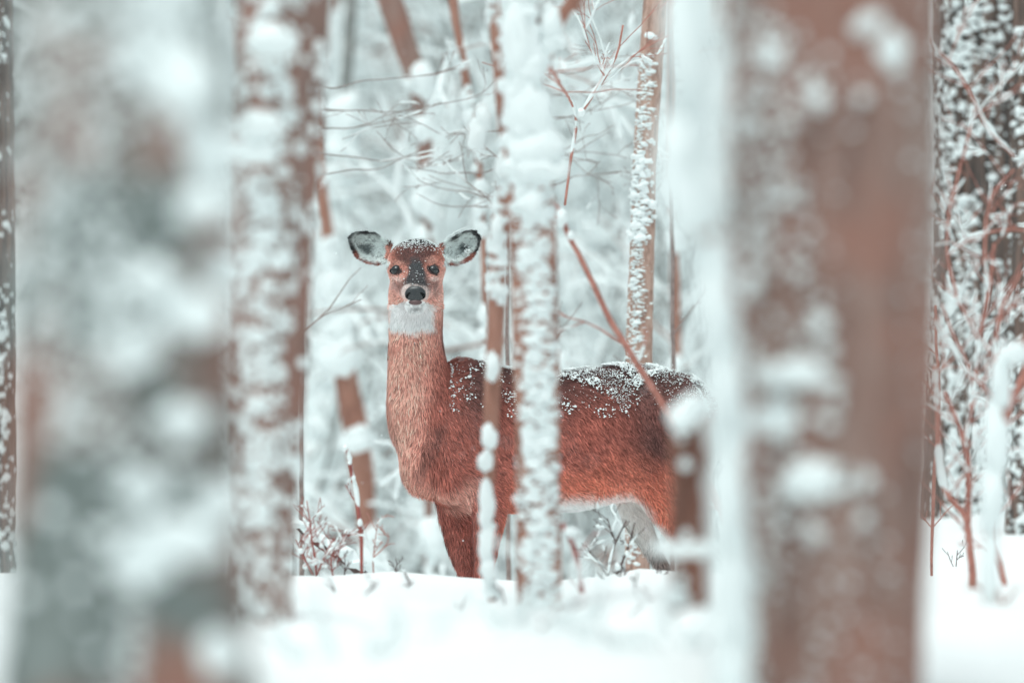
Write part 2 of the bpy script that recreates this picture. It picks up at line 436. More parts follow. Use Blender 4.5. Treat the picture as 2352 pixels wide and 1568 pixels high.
# E  the thin sapling with beads of snow
E, RE, rn = make_tree('sapling', 'thin salmon sapling with beads of snow in front of the deer shoulder',
    [(1146, 1500, 7), (1140, 1420, 8), (1122, 1330, 10), (1122, 1150, 11), (1128, 950, 17), (1138, 760, 19), (1143, 560, 20), (1150, 470, 20), (1168, 400, 14), (1150, 250, 11), (1130, 0, 10)], 18.6, 'bark_red', 15, 20, 0.015, 0.0015, 40, top=2.6, nlimb=0, cat='sapling')
for q, (x, y, ww, hh) in enumerate([(1131, 840, 42, 70), (1122, 1000, 48, 60), (1116, 1060, 50, 46), (1117, 1150, 46, 90), (1118, 1240, 44, 90), (1125, 1310, 46, 60), (1095, 310, 60, 80), (1110, 270, 40, 70), (1140, 520, 34, 60), (1116, 1195, 40, 60), (1150, 380, 40, 60)]):
    clump(E, x, y, 18.57, ww * 0.75, hh, 0.012, 0.2 * math.sin(3 * q), q)
add_flecks(E, [snow_on_trunk(RE, rn, 260, (0.005, 0.012), (-0.3, 0.7), (0.3, 1.8), 0.6, 0.8, 0.0, 9, 8)])

# F  blurred white leaning stem right of the deer
F_, RF, rn = make_tree('tree', 'pale snow-plastered stem overlapping the left edge of the broad brown trunk',
    [(1684, 1620, 30), (1680, 1400, 28), (1678, 1250, 27), (1674, 1100, 26), (1664, 850, 26), (1640, 650, 28), (1606, 450, 32), (1586, 250, 32), (1592, 80, 30), (1600, -40, 30)], 12.0, 'bark_red', 16, 40, 0.012, 0.003, 30)
add_flecks(F_, [snow_on_trunk(RF, rn, 1000, (0.008, 0.018), (-0.2, 1.1), (0.3, 1.6), 0.45, 1.5, -0.8, 9, 4)])
for q, (x, y, ww, hh) in enumerate([(1548, 360, 80, 220), (1560, 90, 70, 240), (1576, 470, 80, 160), (1680, 1380, 54, 200), (1674, 1120, 50, 220), (1664, 900, 50, 180), (1640, 720, 56, 200), (1684, 1540, 60, 160), (1530, 400, 60, 90)]):
    clump(F_, x, y, 11.95, ww, hh, 0.02, 0.1 * math.sin(q), q)
# a second fork of it, leaning out to the right
P2 = px_path([(1634, 720, 13, 12.0), (1650, 560, 12, 12.1), (1668, 380, 13, 12.2), (1676, 200, 12, 12.2), (1664, 60, 11, 12.2), (1660, -60, 10, 12.2), (1655, -400, 8, 12.3), (1660, -800, 4, 12.4)], 12.2)
V, F, RF2 = trunk_mesh(P2, 20, 0.015, 0.002, 30, 17); mb = MB(); mb.add(V, F); mb.build('limb', M['bark_red'], F_)
add_flecks(F_, [snow_on_trunk(RF2, rn, 170, (0.008, 0.016), (-0.3, 0.8), (0.8, 1.7), 0.6, 1.6, -0.6, 9, 8)], 'limb_snow')

# G  broken dark stump with a cap of snow
G, RG, rn = make_tree('stump', 'broken dark stump capped with snow in front of the deer hindquarters',
    [(1584, 1430, 46), (1584, 1300, 45), (1582, 1150, 44), (1582, 1050, 44), (1580, 975, 43), (1580, 960, 41)], 14.6, 'bark_rust', 18, 40, 0.01, 0.004, 34, top=0.5, nlimb=0, cat='stump')
for q, (x, y, ww, hh, t) in enumerate([(1572, 955, 84, 70, 0.5), (1590, 925, 56, 50, 0.3), (1566, 1008, 20, 16, 0), (1573, 1065, 28, 28, 0), (1576, 1230, 24, 26, 0), (1568, 1335, 24, 24, 0), (1563, 1370, 46, 44, 0), (1556, 1300, 14, 14, 0)]):
    clump(G, x, y, 14.6 - wpx(40, 14.6), ww, hh, 0.02 if hh < 50 else 0.045, t, q)
bp = np.array([at(1505, 1268, 14.54), at(1545, 1274, 14.52), at(1590, 1278, 14.5), at(1640, 1262, 14.5)]); bp = resample(bp, 12)
V, F = tube(bp, 0.008, 8); mb = MB(); mb.add(V, F); br = mb.build('branch', M['bark_rust'], G)
V, F = tube(bp + np.array([0, -0.004, 0.009]), 0.013 + 0.003 * np.sin(np.arange(12) * 1.7), 10); mb = MB(); mb.add(V, F); mb.build('branch_snow', M['snow'], G)

# H  the sharp trunk behind the rump
H, RH, rn = make_tree('tree', 'slim sharp-focused pale trunk with ruffled snow behind the rump of the deer',
    [(1464, 1300, 27), (1466, 1000, 29), (1468, 800, 30), (1474, 600, 29), (1480, 400, 28), (1490, 220, 28), (1500, 90, 28), (1508, -40, 27)], 23.4, 'bark_pale', 19, 40, 0.006, 0.0025, 90, top=4.5)
add_flecks(H, [snow_on_trunk(RH, rn, 1500, (0.003, 0.0075), (-0.38, 0.42), (0.3, 1.80), 0.7, 0.5, -9, 12, 4),
               snow_on_trunk(RH, rn, 160, (0.006, 0.012), (-0.3, 0.55), (1.25, 1.5), 0.7, 0.7, -0.7, 16, 5)])
clump(H, 1494, 82, 23.36, 30, 16, 0.01, -0.2, 1)

# I  the broad brown trunk on the right
I, RI, rn = make_tree('tree', 'broad out-of-focus brown trunk at the right with horizontal pads of snow',
    [(1895, 1620, 218), (1898, 1300, 222), (1912, 1000, 232), (1918, 700, 238), (1918, 350, 240), (1914, -50, 240)], 12.2, 'bark_brown', 20, 96, 0.014, 0.009, 20)
LI = [(2035, 110, 90, 130, 0.5), (1985, 55, 90, 56, 0.6), (1845, 862, 245, 72, 0), (1790, 962, 175, 74, 0.1), (1860, 1098, 155, 86, 0.1), (1780, 130, 70, 70, 0), (1880, 230, 60, 60, 0),
      (1980, 225, 40, 40, 0), (1885, 738, 50, 50, 0), (1870, 1225, 46, 50, 0.5), (1990, 1100, 36, 36, 0), (1985, 1190, 34, 34, 0), (1730, 660, 40, 70, 0), (1725, 1310, 40, 50, 0)]
for q, (x, y, ww, hh, t) in enumerate(LI):
    off = (x - 1912) / 240; dd = 12.2 - wpx(235, 12.2) * math.sqrt(max(0.05, 1 - off * off)) + 0.006
    clump(I, x, y, dd, ww * 0.92, hh * 0.92, 0.02, t, q)
add_flecks(I, [snow_on_trunk(RI, rn, 900, (0.003, 0.009), (-0.85, 0.4), (0.2, 1.7), 0.5, 0.9, -0.1, 6, 3, 1),
               snow_on_trunk(RI, rn, 500, (0.002, 0.006), (0.3, 0.7), (0.2, 1.7), 0.5, 0.9, 0.0, 6, 5, 1)])

# J  dark furrowed trunks at both edges, near the plane of focus
def furrowed(label, spec, d, seed, nfl):
    t, R, rn = make_tree('tree', label, spec, d, 'bark_dark', seed, 110, 0.012, 0.016, 42, stretch=14)
    add_flecks(t, [snow_on_trunk(R, rn, int(nfl * 1.5), (0.006, 0.014), (-0.35, 0.7), (0.2, 2.4), 0.55, 0.7, -0.35, 10, 3),
                   snow_on_trunk(R, rn, nfl, (0.006, 0.014), (-0.3, 0.8), (0.2, 1.15), 0.6, 0.8, -0.6, 13, 8)])
    return t
furrowed('dark furrowed trunk flecked with snow just right of the broad brown trunk', [(2225, 1230, 110), (2235, 900, 108), (2245, 500, 106), (2250, -40, 104)], 26.5, 31, 1300)
furrowed('dark furrowed trunk cut by the right edge of the picture, thick with snow', [(2395, 1330, 82), (2395, 900, 80), (2400, 500, 78), (2405, -40, 76)], 25.4, 32, 700)
furrowed('dark furrowed trunk showing as a sliver at the left edge of the picture', [(-40, 1250, 78), (-42, 800, 76), (-45, 400, 76), (-48, -40, 75)], 25.6, 33, 700)

# ------------------------------------------------------------------ the deer
def P3(px, py, v): return at(px, py, FOCUS + v)
def loft(rings, seg=28):
    """rings: centre (3), axis a (3) * ra, axis b (3) * rb"""
    a = np.linspace(0, 2 * math.pi, seg, endpoint=False); V = []
    for c, A_, B_ in rings:
        V.append(c + np.cos(a)[:, None] * A_ + np.sin(a)[:, None] * B_)
    n = len(rings); V.append(np.array([rings[0][0]])); V.append(np.array([rings[-1][0]]))
    V = np.concatenate(V); F = []
    for q in range(n - 1):
        for j in range(seg):
            k = (j + 1) % seg; F.append([q * seg + j, q * seg + k, (q + 1) * seg + k, (q + 1) * seg + j])
    b = n * seg
    F += [[b, (j + 1) % seg, j] for j in range(seg)]; e = (n - 1) * seg
    F += [[b + 1, e + j, e + (j + 1) % seg] for j in range(seg)]
    return V, F
def smooth_rows(rows, n):
    rows = np.array(rows, float); t = np.linspace(0, len(rows) - 1, n); i = np.clip(t.astype(int), 0, len(rows) - 2); f = (t - i)[:, None]
    p0 = rows[np.clip(i - 1, 0, None)]; p1 = rows[i]; p2 = rows[i + 1]; p3 = rows[np.clip(i + 2, None, len(rows) - 1)]
    return 0.5 * ((2 * p1) + (p2 - p0) * f + (2 * p0 - 5 * p1 + 4 * p2 - p3) * f ** 2 + (3 * p1 - p0 - 3 * p2 + p3) * f ** 3)
def vx(px): return -0.13 + (px - 950) / 690 * 0.45           # the rump stands farther away
AX = np.array([math.cos(math.radians(29)), math.sin(math.radians(29)), 0]); LAT = np.array([math.sin(math.radians(29)), -math.cos(math.radians(29)), 0])
deer_mb = MB()
torso = smooth_rows([(988, 965, 1080, .02), (1004, 896, 1120, .07), (1040, 824, 1162, .12), (1110, 832, 1175, .132), (1210, 856, 1178, .142), (1320, 850, 1174, .146), (1420, 836, 1154, .14), (1500, 840, 1148, .135), (1570, 856, 1130, .118), (1615, 885, 1100, .09), (1640, 930, 1050, .05)], 44)
deer_mb.add(*loft([(P3(r[0], (r[1] + r[2]) / 2, vx(r[0])), LAT * r[3], np.array([0, 0, 1]) * (r[2] - r[1]) / 2 / PX) for r in torso], 40))
# brisket and shoulder masses
def ell(c, a, b, cz): V, F = ICO[3]; return (V * np.array([a, b, cz]) + c, F.tolist())
deer_mb.add(*ell(P3(968, 1052, -.13), .063, .085, .098))
deer_mb.add(*ell(P3(1030, 1104, -.10), .065, .08, .058))
deer_mb.add(*ell(P3(1008, 1092, -.10), .055, .07, .055))
deer_mb.add(*ell(P3(1072, 985, -.135), .098, .07, .165))
deer_mb.add(*ell(P3(1530, 990, .12), .12, .085, .17))
neck = smooth_rows([(1012, 1072, -.07, .06, .05), (978, 1020, -.09, .085, .10), (968, 940, -.11, .093, .11), (961, 860, -.135, .084, .095), (955, 780, -.155, .0715, .08), (955, 715, -.165, .0735, .078), (956, 655, -.16, .0735, .07), (956, 605, -.13, .055, .055)], 30)
deer_mb.add(*loft([(P3(r[0], r[1], r[2]), np.array([1, 0, 0]) * r[3], np.array([0, 1, 0.25]) * r[4]) for r in neck], 32))
head = smooth_rows([(956, 592, -.085, 36, 34), (956, 596, -.12, 55, 45), (956, 604, -.165, 65, 52), (956, 618, -.205, 66, 54), (956, 634, -.25, 59, 51), (955, 650, -.295, 48, 43), (954.5, 664, -.335, 37, 34), (954, 673, -.37, 31, 28), (954, 678, -.395, 27, 24), (954, 680, -.41, 17, 15)], 36)
deer_mb.add(*loft([(P3(r[0], r[1], r[2]), np.array([1, 0, 0]) * r[3] / PX, np.array([0, 0.25, 1]) * r[4] / PX) for r in head], 32))
deer_mb.add(*ell(P3(954, 702, -.345), .024, .035, .014))        # lower jaw / chin
deer_mb.add(*ell(P3(925, 600, -.205), .022, .03, .014)); deer_mb.add(*ell(P3(987, 600, -.205), .022, .03, .014))   # brows
deer_mb.add(*ell(P3(922, 668, -.20), .03, .05, .05)); deer_mb.add(*ell(P3(990, 668, -.20), .03, .05, .05))        # cheeks
EARL = [(803, 545), (815, 535), (833, 532), (863, 537), (880, 550), (897, 560), (897, 592), (886, 602), (872, 607), (843, 603), (820, 590), (809, 570)]
EARR = [(1101, 547), (1090, 530), (1065, 531), (1041, 545), (1026, 556), (1010, 565), (1012, 592), (1026, 605), (1043, 608), (1072, 600), (1090, 582), (1097, 565)]
for poly, sg in ((EARL, -1), (EARR, 1)):
    o = np.array(poly, float); c = o.mean(0); o = c + (o - c) * 1.0
    # densify
    o = np.concatenate([[o[q] * (1 - f) + o[(q + 1) % len(o)] * f for f in (0, .5)] for q in range(len(o))])
    n = len(o); rows = []
    for t, dv in ((1.0, 0.0), (0.86, 0.012), (0.6, 0.03), (0.3, 0.04)): rows.append(np.array([P3(*(c + (p - c) * t), -.135 + dv + 0.02 * abs(p[0] - 956) / 150) for p in o]))
    for t, dv in ((0.3, 0.062), (0.6, 0.052), (0.9, 0.03), (1.02, 0.012)): rows.append(np.array([P3(*(c + (p - c) * t), -.135 + dv + 0.02 * abs(p[0] - 956) / 150) for p in o]))
    k = len(rows); V = np.concatenate(rows); F = []
    for q in range(k):
        q2 = (q + 1) % k
        if q == 3: continue
        for j in range(n):
            j2 = (j + 1) % n; F.append([q * n + j, q * n + j2, q2 * n + j2, q2 * n + j])
    V = np.vstack([V, rows[3].mean(0), rows[4].mean(0)])
    for j in range(n):
        F.append([3 * n + j, 3 * n + (j + 1) % n, len(V) - 2]); F.append([4 * n + (j + 1) % n, 4 * n + j, len(V) - 1])
    deer_mb.add(V, F)
def leg(rows, n=30):
    R = smooth_rows(rows, n)
    deer_mb.add(*loft([(P3(r[0], r[1], r[2]), AX * r[3] / PX, LAT * r[4] / PX) for r in R], 20))
leg([(1050, 1080, .03, 48, 40), (1044, 1150, .03, 46, 36), (1050, 1200, .03, 38, 32), (1060, 1260, .03, 31, 27), (1076, 1320, .03, 23, 22), (1086, 1380, .03, 18, 18), (1090, 1440, .04, 13, 13), (1092, 1530, .05, 11, 11), (1092, 1575, .045, 14, 13), (1088, 1608, .04, 15, 13)])
leg([(1115, 1060, -.10, 66, 40), (1122, 1150, -.10, 48, 38), (1122, 1200, -.105, 38, 32), (1116, 1260, -.11, 29, 26), (1110, 1320, -.11, 21, 20), (1108, 1380, -.11, 18, 18), (1108, 1440, -.10, 13, 13), (1108, 1530, -.10, 11, 11), (1108, 1575, -.105, 14, 13), (1104, 1608, -.11, 15, 13)])
leg([(1570, 940, .18, 66, 60), (1545, 1040, .17, 92, 66), (1520, 1110, .16, 84, 58), (1540, 1170, .16, 66, 46), (1568, 1230, .17, 44, 34), (1600, 1300, .20, 23, 20), (1604, 1350, .21, 17, 15), (1600, 1450, .20, 13, 12), (1594, 1560, .19, 13, 13), (1588, 1606, .18, 15, 14)])
leg([(1500, 1000, .34, 60, 50), (1465, 1090, .34, 62, 46), (1452, 1150, .33, 44, 36), (1470, 1210, .34, 32, 26), (1500, 1265, .36, 22, 18), (1524, 1310, .37, 17, 15), (1526, 1360, .38, 14, 13), (1522, 1450, .38, 11, 11), (1518, 1560, .38, 12, 12), (1512, 1606, .37, 15, 14)])
deer_mb.add(*loft([(P3(1625, 900, .36), AX * .02, LAT * .03), (P3(1648, 950, .37), AX * .024, LAT * .035), (P3(1655, 1010, .37), AX * .02, LAT * .03), (P3(1652, 1060, .37), AX * .008, LAT * .012)], 12))

deer_fx = P3(1180, 1600, .05)
deer = thing('deer', 'young reddish-brown deer standing behind the snow bank, looking straight at the camera', 'deer', (float(deer_fx[0]), float(deer_fx[1]), float(ground_z(deer_fx[0], deer_fx[1]))))
tmp = deer_mb.build('body', M['snow'])
md = tmp.modifiers.new('r', 'REMESH'); md.mode = 'VOXEL'; md.voxel_size = 0.0045
ms = tmp.modifiers.new('s', 'SMOOTH'); ms.factor = 0.5; ms.iterations = 5
dg = bpy.context.evaluated_depsgraph_get(); me = bpy.data.meshes.new_from_object(tmp.evaluated_get(dg))
bpy.data.objects.remove(tmp)
DV = np.empty(len(me.vertices) * 3); me.vertices.foreach_get('co', DV); DV = DV.reshape(-1, 3)
ED = np.empty(len(me.edges) * 2, np.int32); me.edges.foreach_get('vertices', ED); ED = ED.reshape(-1, 2)
_y = 784 + (CAM_Z - DV[:, 2]) * PX * FOCUS / DV[:, 1]; _x = 1176 + DV[:, 0] * PX * FOCUS / DV[:, 1]
_w = np.maximum(sstep(780, 860, _y) * sstep(1200, 1165, _y), 0.55 * sstep(615, 640, _y) * sstep(900, 780, _y) * sstep(-.3, -.26, DV[:, 1] - FOCUS) * sstep(1060, 1040, _x))[:, None]
_deg = np.bincount(ED.ravel(), minlength=len(DV))[:, None]
for _ in range(85):
    acc = np.zeros_like(DV)
    for _k in range(3):
        acc[:, _k] = np.bincount(ED[:, 0], DV[ED[:, 1], _k], len(DV)) + np.bincount(ED[:, 1], DV[ED[:, 0], _k], len(DV))
    DV = DV + 0.7 * _w * (acc / np.maximum(_deg, 1) - DV)
me.vertices.foreach_set('co', DV.ravel().astype(np.float32)); me.update()
DN = np.empty(len(me.vertices) * 3); me.vertices.foreach_get('normal', DN); DN = DN.reshape(-1, 3)

def lin(r, g, b):
    return np.array([((q / 255 + 0.055) / 1.055) ** 2.4 if q > 10 else q / 255 / 12.92 for q in (r, g, b)])
def deer_px(P):
    k = P[:, 1] / FOCUS
    return 1176 + P[:, 0] * PX / k, 784 + (CAM_Z - P[:, 2]) * PX / k
def mixc(c, m, k): return c * (1 - m[:, None]) + np.asarray(k)[None] * m[:, None]
def blob(x, y, cx, cy, rx, ry, e0=0.75, e1=1.15):
    return 1 - sstep(e0, e1, np.sqrt(((x - cx) / rx) ** 2 + ((y - cy) / ry) ** 2))
def deer_color(P, N):
    x, y = deer_px(P); v = P[:, 1] - FOCUS
    nz = fbm(P * 38, 1, 3); nb = fbm(P * 9, 5, 2)
    x = x + 5 * nz; y = y + 6 * nz
    BROWN = lin(178, 102, 89); DARK = lin(94, 64, 61); SALM = lin(251, 177, 160); ORNG = lin(236, 132, 106); WHITE = lin(244, 247, 246)
    c = np.tile(BROWN, (len(P), 1))
    c = mixc(c, sstep(1010, 850, y + 30 * nb) * sstep(1000, 1060, x), DARK)
    c = mixc(c, 0.95 * np.exp(-((x - 1500) / 70) ** 2 - ((y - 1010) / 110) ** 2), DARK)          # dark haunch
    c = mixc(c, sstep(1030, 1150, y + 30 * nb) * sstep(1130, 1200, x) * 0.85, ORNG)
    c = mixc(c, sstep(1040, 960, x + 0.12 * (y - 900) + 14 * nb) * sstep(1165, 1120, y), SALM)     # neck and chest
    c = mixc(c, 0.5 * sstep(700, 800, y) * sstep(1120, 1020, y) * sstep(960, 1040, x) * sstep(1100, 1040, x), BROWN)
    c = mixc(c, 0.40 * sstep(960, 1010, x) * sstep(760, 900, y) * sstep(1120, 1060, y) * sstep(1060, 1000, x), BROWN)
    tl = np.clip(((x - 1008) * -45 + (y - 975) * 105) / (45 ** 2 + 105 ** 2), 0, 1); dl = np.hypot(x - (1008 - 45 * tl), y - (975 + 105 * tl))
    c = mixc(c, 0.6 * np.exp(-(dl / 13) ** 2), DARK)                                              # shade of a crease before the shoulder, painted into the coat colour
    c = mixc(c, sstep(1150, 1180, y) * sstep(1180, 1150, x), lin(176, 102, 90))                      # forelegs
    c = mixc(c, 0.6 * sstep(1160, 1200, y) * sstep(1130, 1160, x) * sstep(1220, 1180, x), ORNG)
    c = mixc(c, 0.7 * sstep(0.15, 0.6, -N[:, 2]) * sstep(1070, 1110, y) * sstep(1190, 1170, y) * sstep(1100, 1080, x), lin(240, 176, 160))
    # belly, groin, inner far leg
    belly = sstep(0.35, 0.8, -N[:, 2]) * sstep(1120, 1165, y) * sstep(1180, 1220, x)
    c = mixc(c, belly, WHITE)
    far = sstep(.22, .27, v) * sstep(1120, 1150, y) * sstep(1640, 1600, x)
    c = mixc(c, far, lin(236, 234, 230))
    c = mixc(c, 0.75 * far * sstep(1225, 1275, y) * sstep(1460, 1500, x), lin(110, 86, 80))
    c = mixc(c, sstep(1600, 1640, x) * sstep(940, 990, y), WHITE)                                   # rump
    # ---- head
    hd = sstep(735, 700, y) * sstep(1060, 1030, x)
    c = mixc(c, hd, lin(240, 172, 157))
    ink = sstep(646, 612, y) * hd
    c = mixc(c, ink * sstep(66, 52, abs(x - 956)), lin(182, 116, 100))
    c = mixc(c, blob(x, y, 956, 586, 62, 42, .5, 1.1) * hd, lin(98, 60, 55))
    c = mixc(c, sstep(576, 558, y) * hd, lin(52, 50, 52))
    c = mixc(c, blob(x, y, 922, 655, 22, 22, .3, 1.3) * 0.8, lin(112, 84, 80)); c = mixc(c, blob(x, y, 988, 655, 22, 22, .3, 1.3) * 0.8, lin(112, 84, 80))
    for ex in (910, 994):
        s = -1 if ex < 950 else 1
        c = mixc(c, blob(x, y, ex - s * 4, 604, 17, 9, .4, 1.2) * 0.5, lin(220, 164, 148))
        c = mixc(c, blob(x, y, ex, 640, 12, 7, .4, 1.2) * 0.8, lin(214, 186, 178))
        c = mixc(c, blob(x, y, ex, 622, 14, 10, .8, 1.15), lin(48, 38, 38))
    br = 0.97 * sstep(1.35, .7, np.abs(x - 955) / (9 + 15 * sstep(596, 640, y))) * sstep(588, 612, y) * sstep(672, 656, y)
    c = mixc(c, br, lin(50, 57, 61))
    ring = 0.8 * blob(x, y, 954, 673, 34, 23, .8, 1.12) * sstep(-.28, -.31, v)
    c = mixc(c, ring, lin(214, 198, 193))
    chin = blob(x, y, 954, 700, 30, 12, .7, 1.1); c = mixc(c, chin, WHITE)
    bib = sstep(889, 901, x + 0.12 * (y - 740)) * sstep(1000, 986, x) * sstep(698, 710, y) * sstep(762, 746, y + 0.003 * (x - 945) ** 2)
    c = mixc(c, bib, WHITE)
    # ---- ears
    for E_, s in ((EARL, -1), (EARR, 1)):
        o = np.array(E_); cx, cy = o.mean(0)
        inside = (x < 894) if s < 0 else (x > 1017)
        inside = inside & (y < 618)
        x0, y0 = deer_px(P); th = np.arctan2(y0 - cy, x0 - cx); oa = np.arctan2(o[:, 1] - cy, o[:, 0] - cx); orr = np.hypot(o[:, 0] - cx, o[:, 1] - cy); si = np.argsort(oa)
        rr = np.hypot(x0 - cx, y0 - cy) / np.interp(th, np.r_[oa[si][-1] - 2 * np.pi, oa[si], oa[si][0] + 2 * np.pi], np.r_[orr[si][-1], orr[si], orr[si][0]]) + 0.12 * nz
        rr = rr - 0.5 * sstep(20, 34, -s * (x0 - cx))
        front = (N[:, 1] < 0.15)
        e = np.where(inside, 1.0, 0)
        c = mixc(c, e, lin(34, 33, 36))
        c = mixc(c, e * sstep(cy + 8, cy + 24, y), lin(140, 84, 74))
        ins = e * sstep(.93, .72, rr) * front
        c = mixc(c, ins, lin(222, 232, 230))
        c = mixc(c, 0.85 * ins * blob(x, y, cx + s * 8, cy + 2, 18, 12, .3, 1.2), lin(74, 84, 86))
        c = mixc(c, 0.5 * ins * sstep(0.1, 0.5, fbm(P * 170, 3, 2)), lin(90, 98, 100))
    c = c * (1 + 0.10 * nz[:, None])
    return np.clip(c, 0.004, 0.9)
DC = deer_color(DV, DN)
def attr_mat(name, rough, spec, sheen=0.0):
    m, n, l, b = nodes(name)
    a = n.new('ShaderNodeAttribute'); a.attribute_name = 'coat'
    l.new(a.outputs['Color'], b.inputs['Base Color']); b.inputs['Roughness'].default_value = rough; b.inputs['Specular IOR Level'].default_value = spec
    return m
coat_m = attr_mat('deer_coat', 0.85, 0.15); hair_m = attr_mat('deer_hair', 0.6, 0.25)
at_ = me.attributes.new('coat', 'FLOAT_COLOR', 'POINT')
at_.data.foreach_set('color', np.concatenate([DC * (0.62 + 0.33 * sstep(0.25, 0.6, DC[:, 1]))[:, None], np.ones((len(DC), 1))], 1).astype(np.float32).ravel())  # skin colour dimmed under the hair, painting in the darkness between strands
me.materials.clear(); me.materials.append(coat_m)
me.polygons.foreach_set('use_smooth', np.ones(len(me.polygons), bool))
body = bpy.data.objects.new('body', me); col.objects.link(body); body.parent = deer
dl = np.array(deer.location); me.transform(Matrix.Translation(-Vector(deer.location)))
F4 = [list(p.vertices) for p in me.polygons]
bvh = BVHTree.FromPolygons([Vector(q) for q in DV], F4)

def cast(px, py):
    o = Vector((0, 0, CAM_Z)); t = Vector(at(px, py, FOCUS)) - o
    h = bvh.ray_cast(o, t.normalized()); return h[0], h[1]
# eyes
eye_m = plain('deer_eye', (0.012, 0.016, 0.018), 0.06, 0.6); lid_m = plain('deer_eyelid', (0.02, 0.016, 0.016), 0.6, 0.2)
nose_m = plain('deer_nose_leather', (0.03, 0.034, 0.037), 0.28, 0.5, 0.3, 400); nostril_m = plain('deer_nostril', (0.006, 0.006, 0.007), 0.7, 0.1); lip_m = plain('deer_lip', (0.12, 0.07, 0.07), 0.35, 0.4, 0.2, 200)
EYES = []
for ex in (910, 994):
    p, nn = cast(ex, 621); s = -1 if ex < 950 else 1
    c = np.array(p) + np.array([0, 0.0080, 0]); EYES.append(np.array(p))
    V, F = ICO[3]; mb = MB(); mb.add(V * 0.0146 + c, F.tolist()); e = mb.build('eye', eye_m, deer)
    # lids: a dark almond rim lying on the eyeball
    a = np.linspace(0, 2 * math.pi, 24, endpoint=False)
    rim = np.stack([0.0128 * np.cos(a) + s * 0.0035 * np.maximum(0, s * np.cos(a)) ** 3, -0.0078 + 0.0055 * np.cos(a) ** 2 + 0.002 * s * np.cos(a), 0.0092 * np.sin(a) - 0.0010], 1) + c
    V, F = tube(np.vstack([rim, rim[:2]]), 0.0021, 6, cap=False); mb = MB(); mb.add(V, F); mb.build('eyelid', lid_m, deer)
# nose pad, nostrils, lip
p, nn = cast(954, 677); np_ = np.array(p)
a = np.linspace(0, 2 * math.pi, 40, endpoint=False)
wv = 0.0285 * np.sign(np.cos(a)) * np.abs(np.cos(a)) ** 0.85 * (1 - 0.16 * np.maximum(0, -np.sin(a)) + 0.02 * np.sin(a)); hv = 0.0215 * np.sin(a) * (1 + 0.1 * np.sin(a))
rows = [np.stack([wv * t, np.full(40, -dz), hv * t], 1) + np_ + np.array([0, 0.004, 0.0005]) for t, dz in ((1.0, -0.004), (1.0, 0.004), (0.86, 0.009), (0.6, 0.0115), (0.3, 0.0125))]
V = np.concatenate(rows + [rows[-1].mean(0)[None]]); F = []
for q in range(4):
    for j in range(40): F.append([q * 40 + j, q * 40 + (j + 1) % 40, (q + 1) * 40 + (j + 1) % 40, (q + 1) * 40 + j])
F += [[160 + j, 160 + (j + 1) % 40, 200] for j in range(40)]
mb = MB(); mb.add(V, F); nose = mb.build('nose', nose_m, deer)
for s in (-1, 1):
    t = np.linspace(0, 1, 8); pth = np.stack([s * (0.0135 + 0.0095 * np.sin(t * 2.4)), -0.0088 + 0.004 * t, 0.006 - 0.016 * t], 1) + np_ + np.array([0, 0.0025, 0])
    V, F = tube(pth, 0.0048 * np.sin(np.linspace(0.5, 2.8, 8)), 10); mb = MB(); mb.add(V, F); mb.build('nostril', nostril_m, nose)
V, F = ICO[3]; mb = MB(); mb.add(V * np.array([0.0185, 0.012, 0.0085]) + np_ + np.array([0, 0.003, -0.0195]), F.tolist()); mb.build('lip', lip_m, deer)

# ---- coat of hair
tri = []
for p in F4:
    tri.append(p[:3]); 
    if len(p) == 4: tri.append([p[0], p[2], p[3]])
tri = np.array(tri)
e1 = DV[tri[:, 1]] - DV[tri[:, 0]]; e2 = DV[tri[:, 2]] - DV[tri[:, 0]]
area = np.linalg.norm(np.cross(e1, e2), axis=1) / 2
cen = DV[tri].mean(1); cx_, cy_ = deer_px(cen)
dens = area.copy()
dens *= np.where((cy_ < 720) & (cx_ < 1110), 5.5, 1.0)
dens *= np.where((cy_ >= 720) & (cy_ < 790) & (cx_ < 1040), 2.0, 1.0)
dens *= np.where(cy_ > 1340, 0.3, 1.0)
fn = np.cross(e1, e2); fn /= np.linalg.norm(fn, axis=1)[:, None] + 1e-12
dens *= np.where(fn[:, 1] > 0.65, 0.3, 1.0)
NH = 270000
pick = RNG.choice(len(tri), NH, p=dens / dens.sum())
u, vv = RNG.random(NH), RNG.random(NH); fl = u + vv > 1; u[fl] = 1 - u[fl]; vv[fl] = 1 - vv[fl]
HP = DV[tri[pick, 0]] + u[:, None] * e1[pick] + vv[:, None] * e2[pick]
HN = DN[tri[pick, 0]] * (1 - u - vv)[:, None] + DN[tri[pick, 1]] * u[:, None] + DN[tri[pick, 2]] * vv[:, None]; HN /= np.linalg.norm(HN, axis=1)[:, None]
hx, hy = deer_px(HP); hv_ = HP[:, 1] - FOCUS
# growth direction and length by region
flow = np.tile(AX * 0.75 + np.array([0, 0, -0.65]), (NH, 1))
Lh = np.full(NH, 0.024)
neckm = sstep(1060, 990, hx) * sstep(1180, 1120, hy)
flow = flow * (1 - neckm[:, None]) + np.array([0, -0.1, -1.0]) * neckm[:, None]
flow[:, 0] += neckm * np.clip((hx - 955) / 160, -.5, .5) * 0.5
Lh += 0.008 * neckm * sstep(800, 1000, hy)
legm = sstep(1170, 1210, hy); flow = flow * (1 - legm[:, None]) + np.array([0.1, -0.05, -1.0]) * legm[:, None]; Lh = Lh * (1 - legm) + 0.017 * legm
Lh = np.where((hv_ > .2) & (hy > 1130) & (hx < 1600), 0.026, Lh)
brk = sstep(1040, 1110, hy) * sstep(1110, 1000, hx); Lh += 0.012 * brk
headm = (hy < 705) & (hx > 880) & (hx < 1034) & (hv_ < -.09)
nosep = np_ + np.array([0, 0, -0.002])
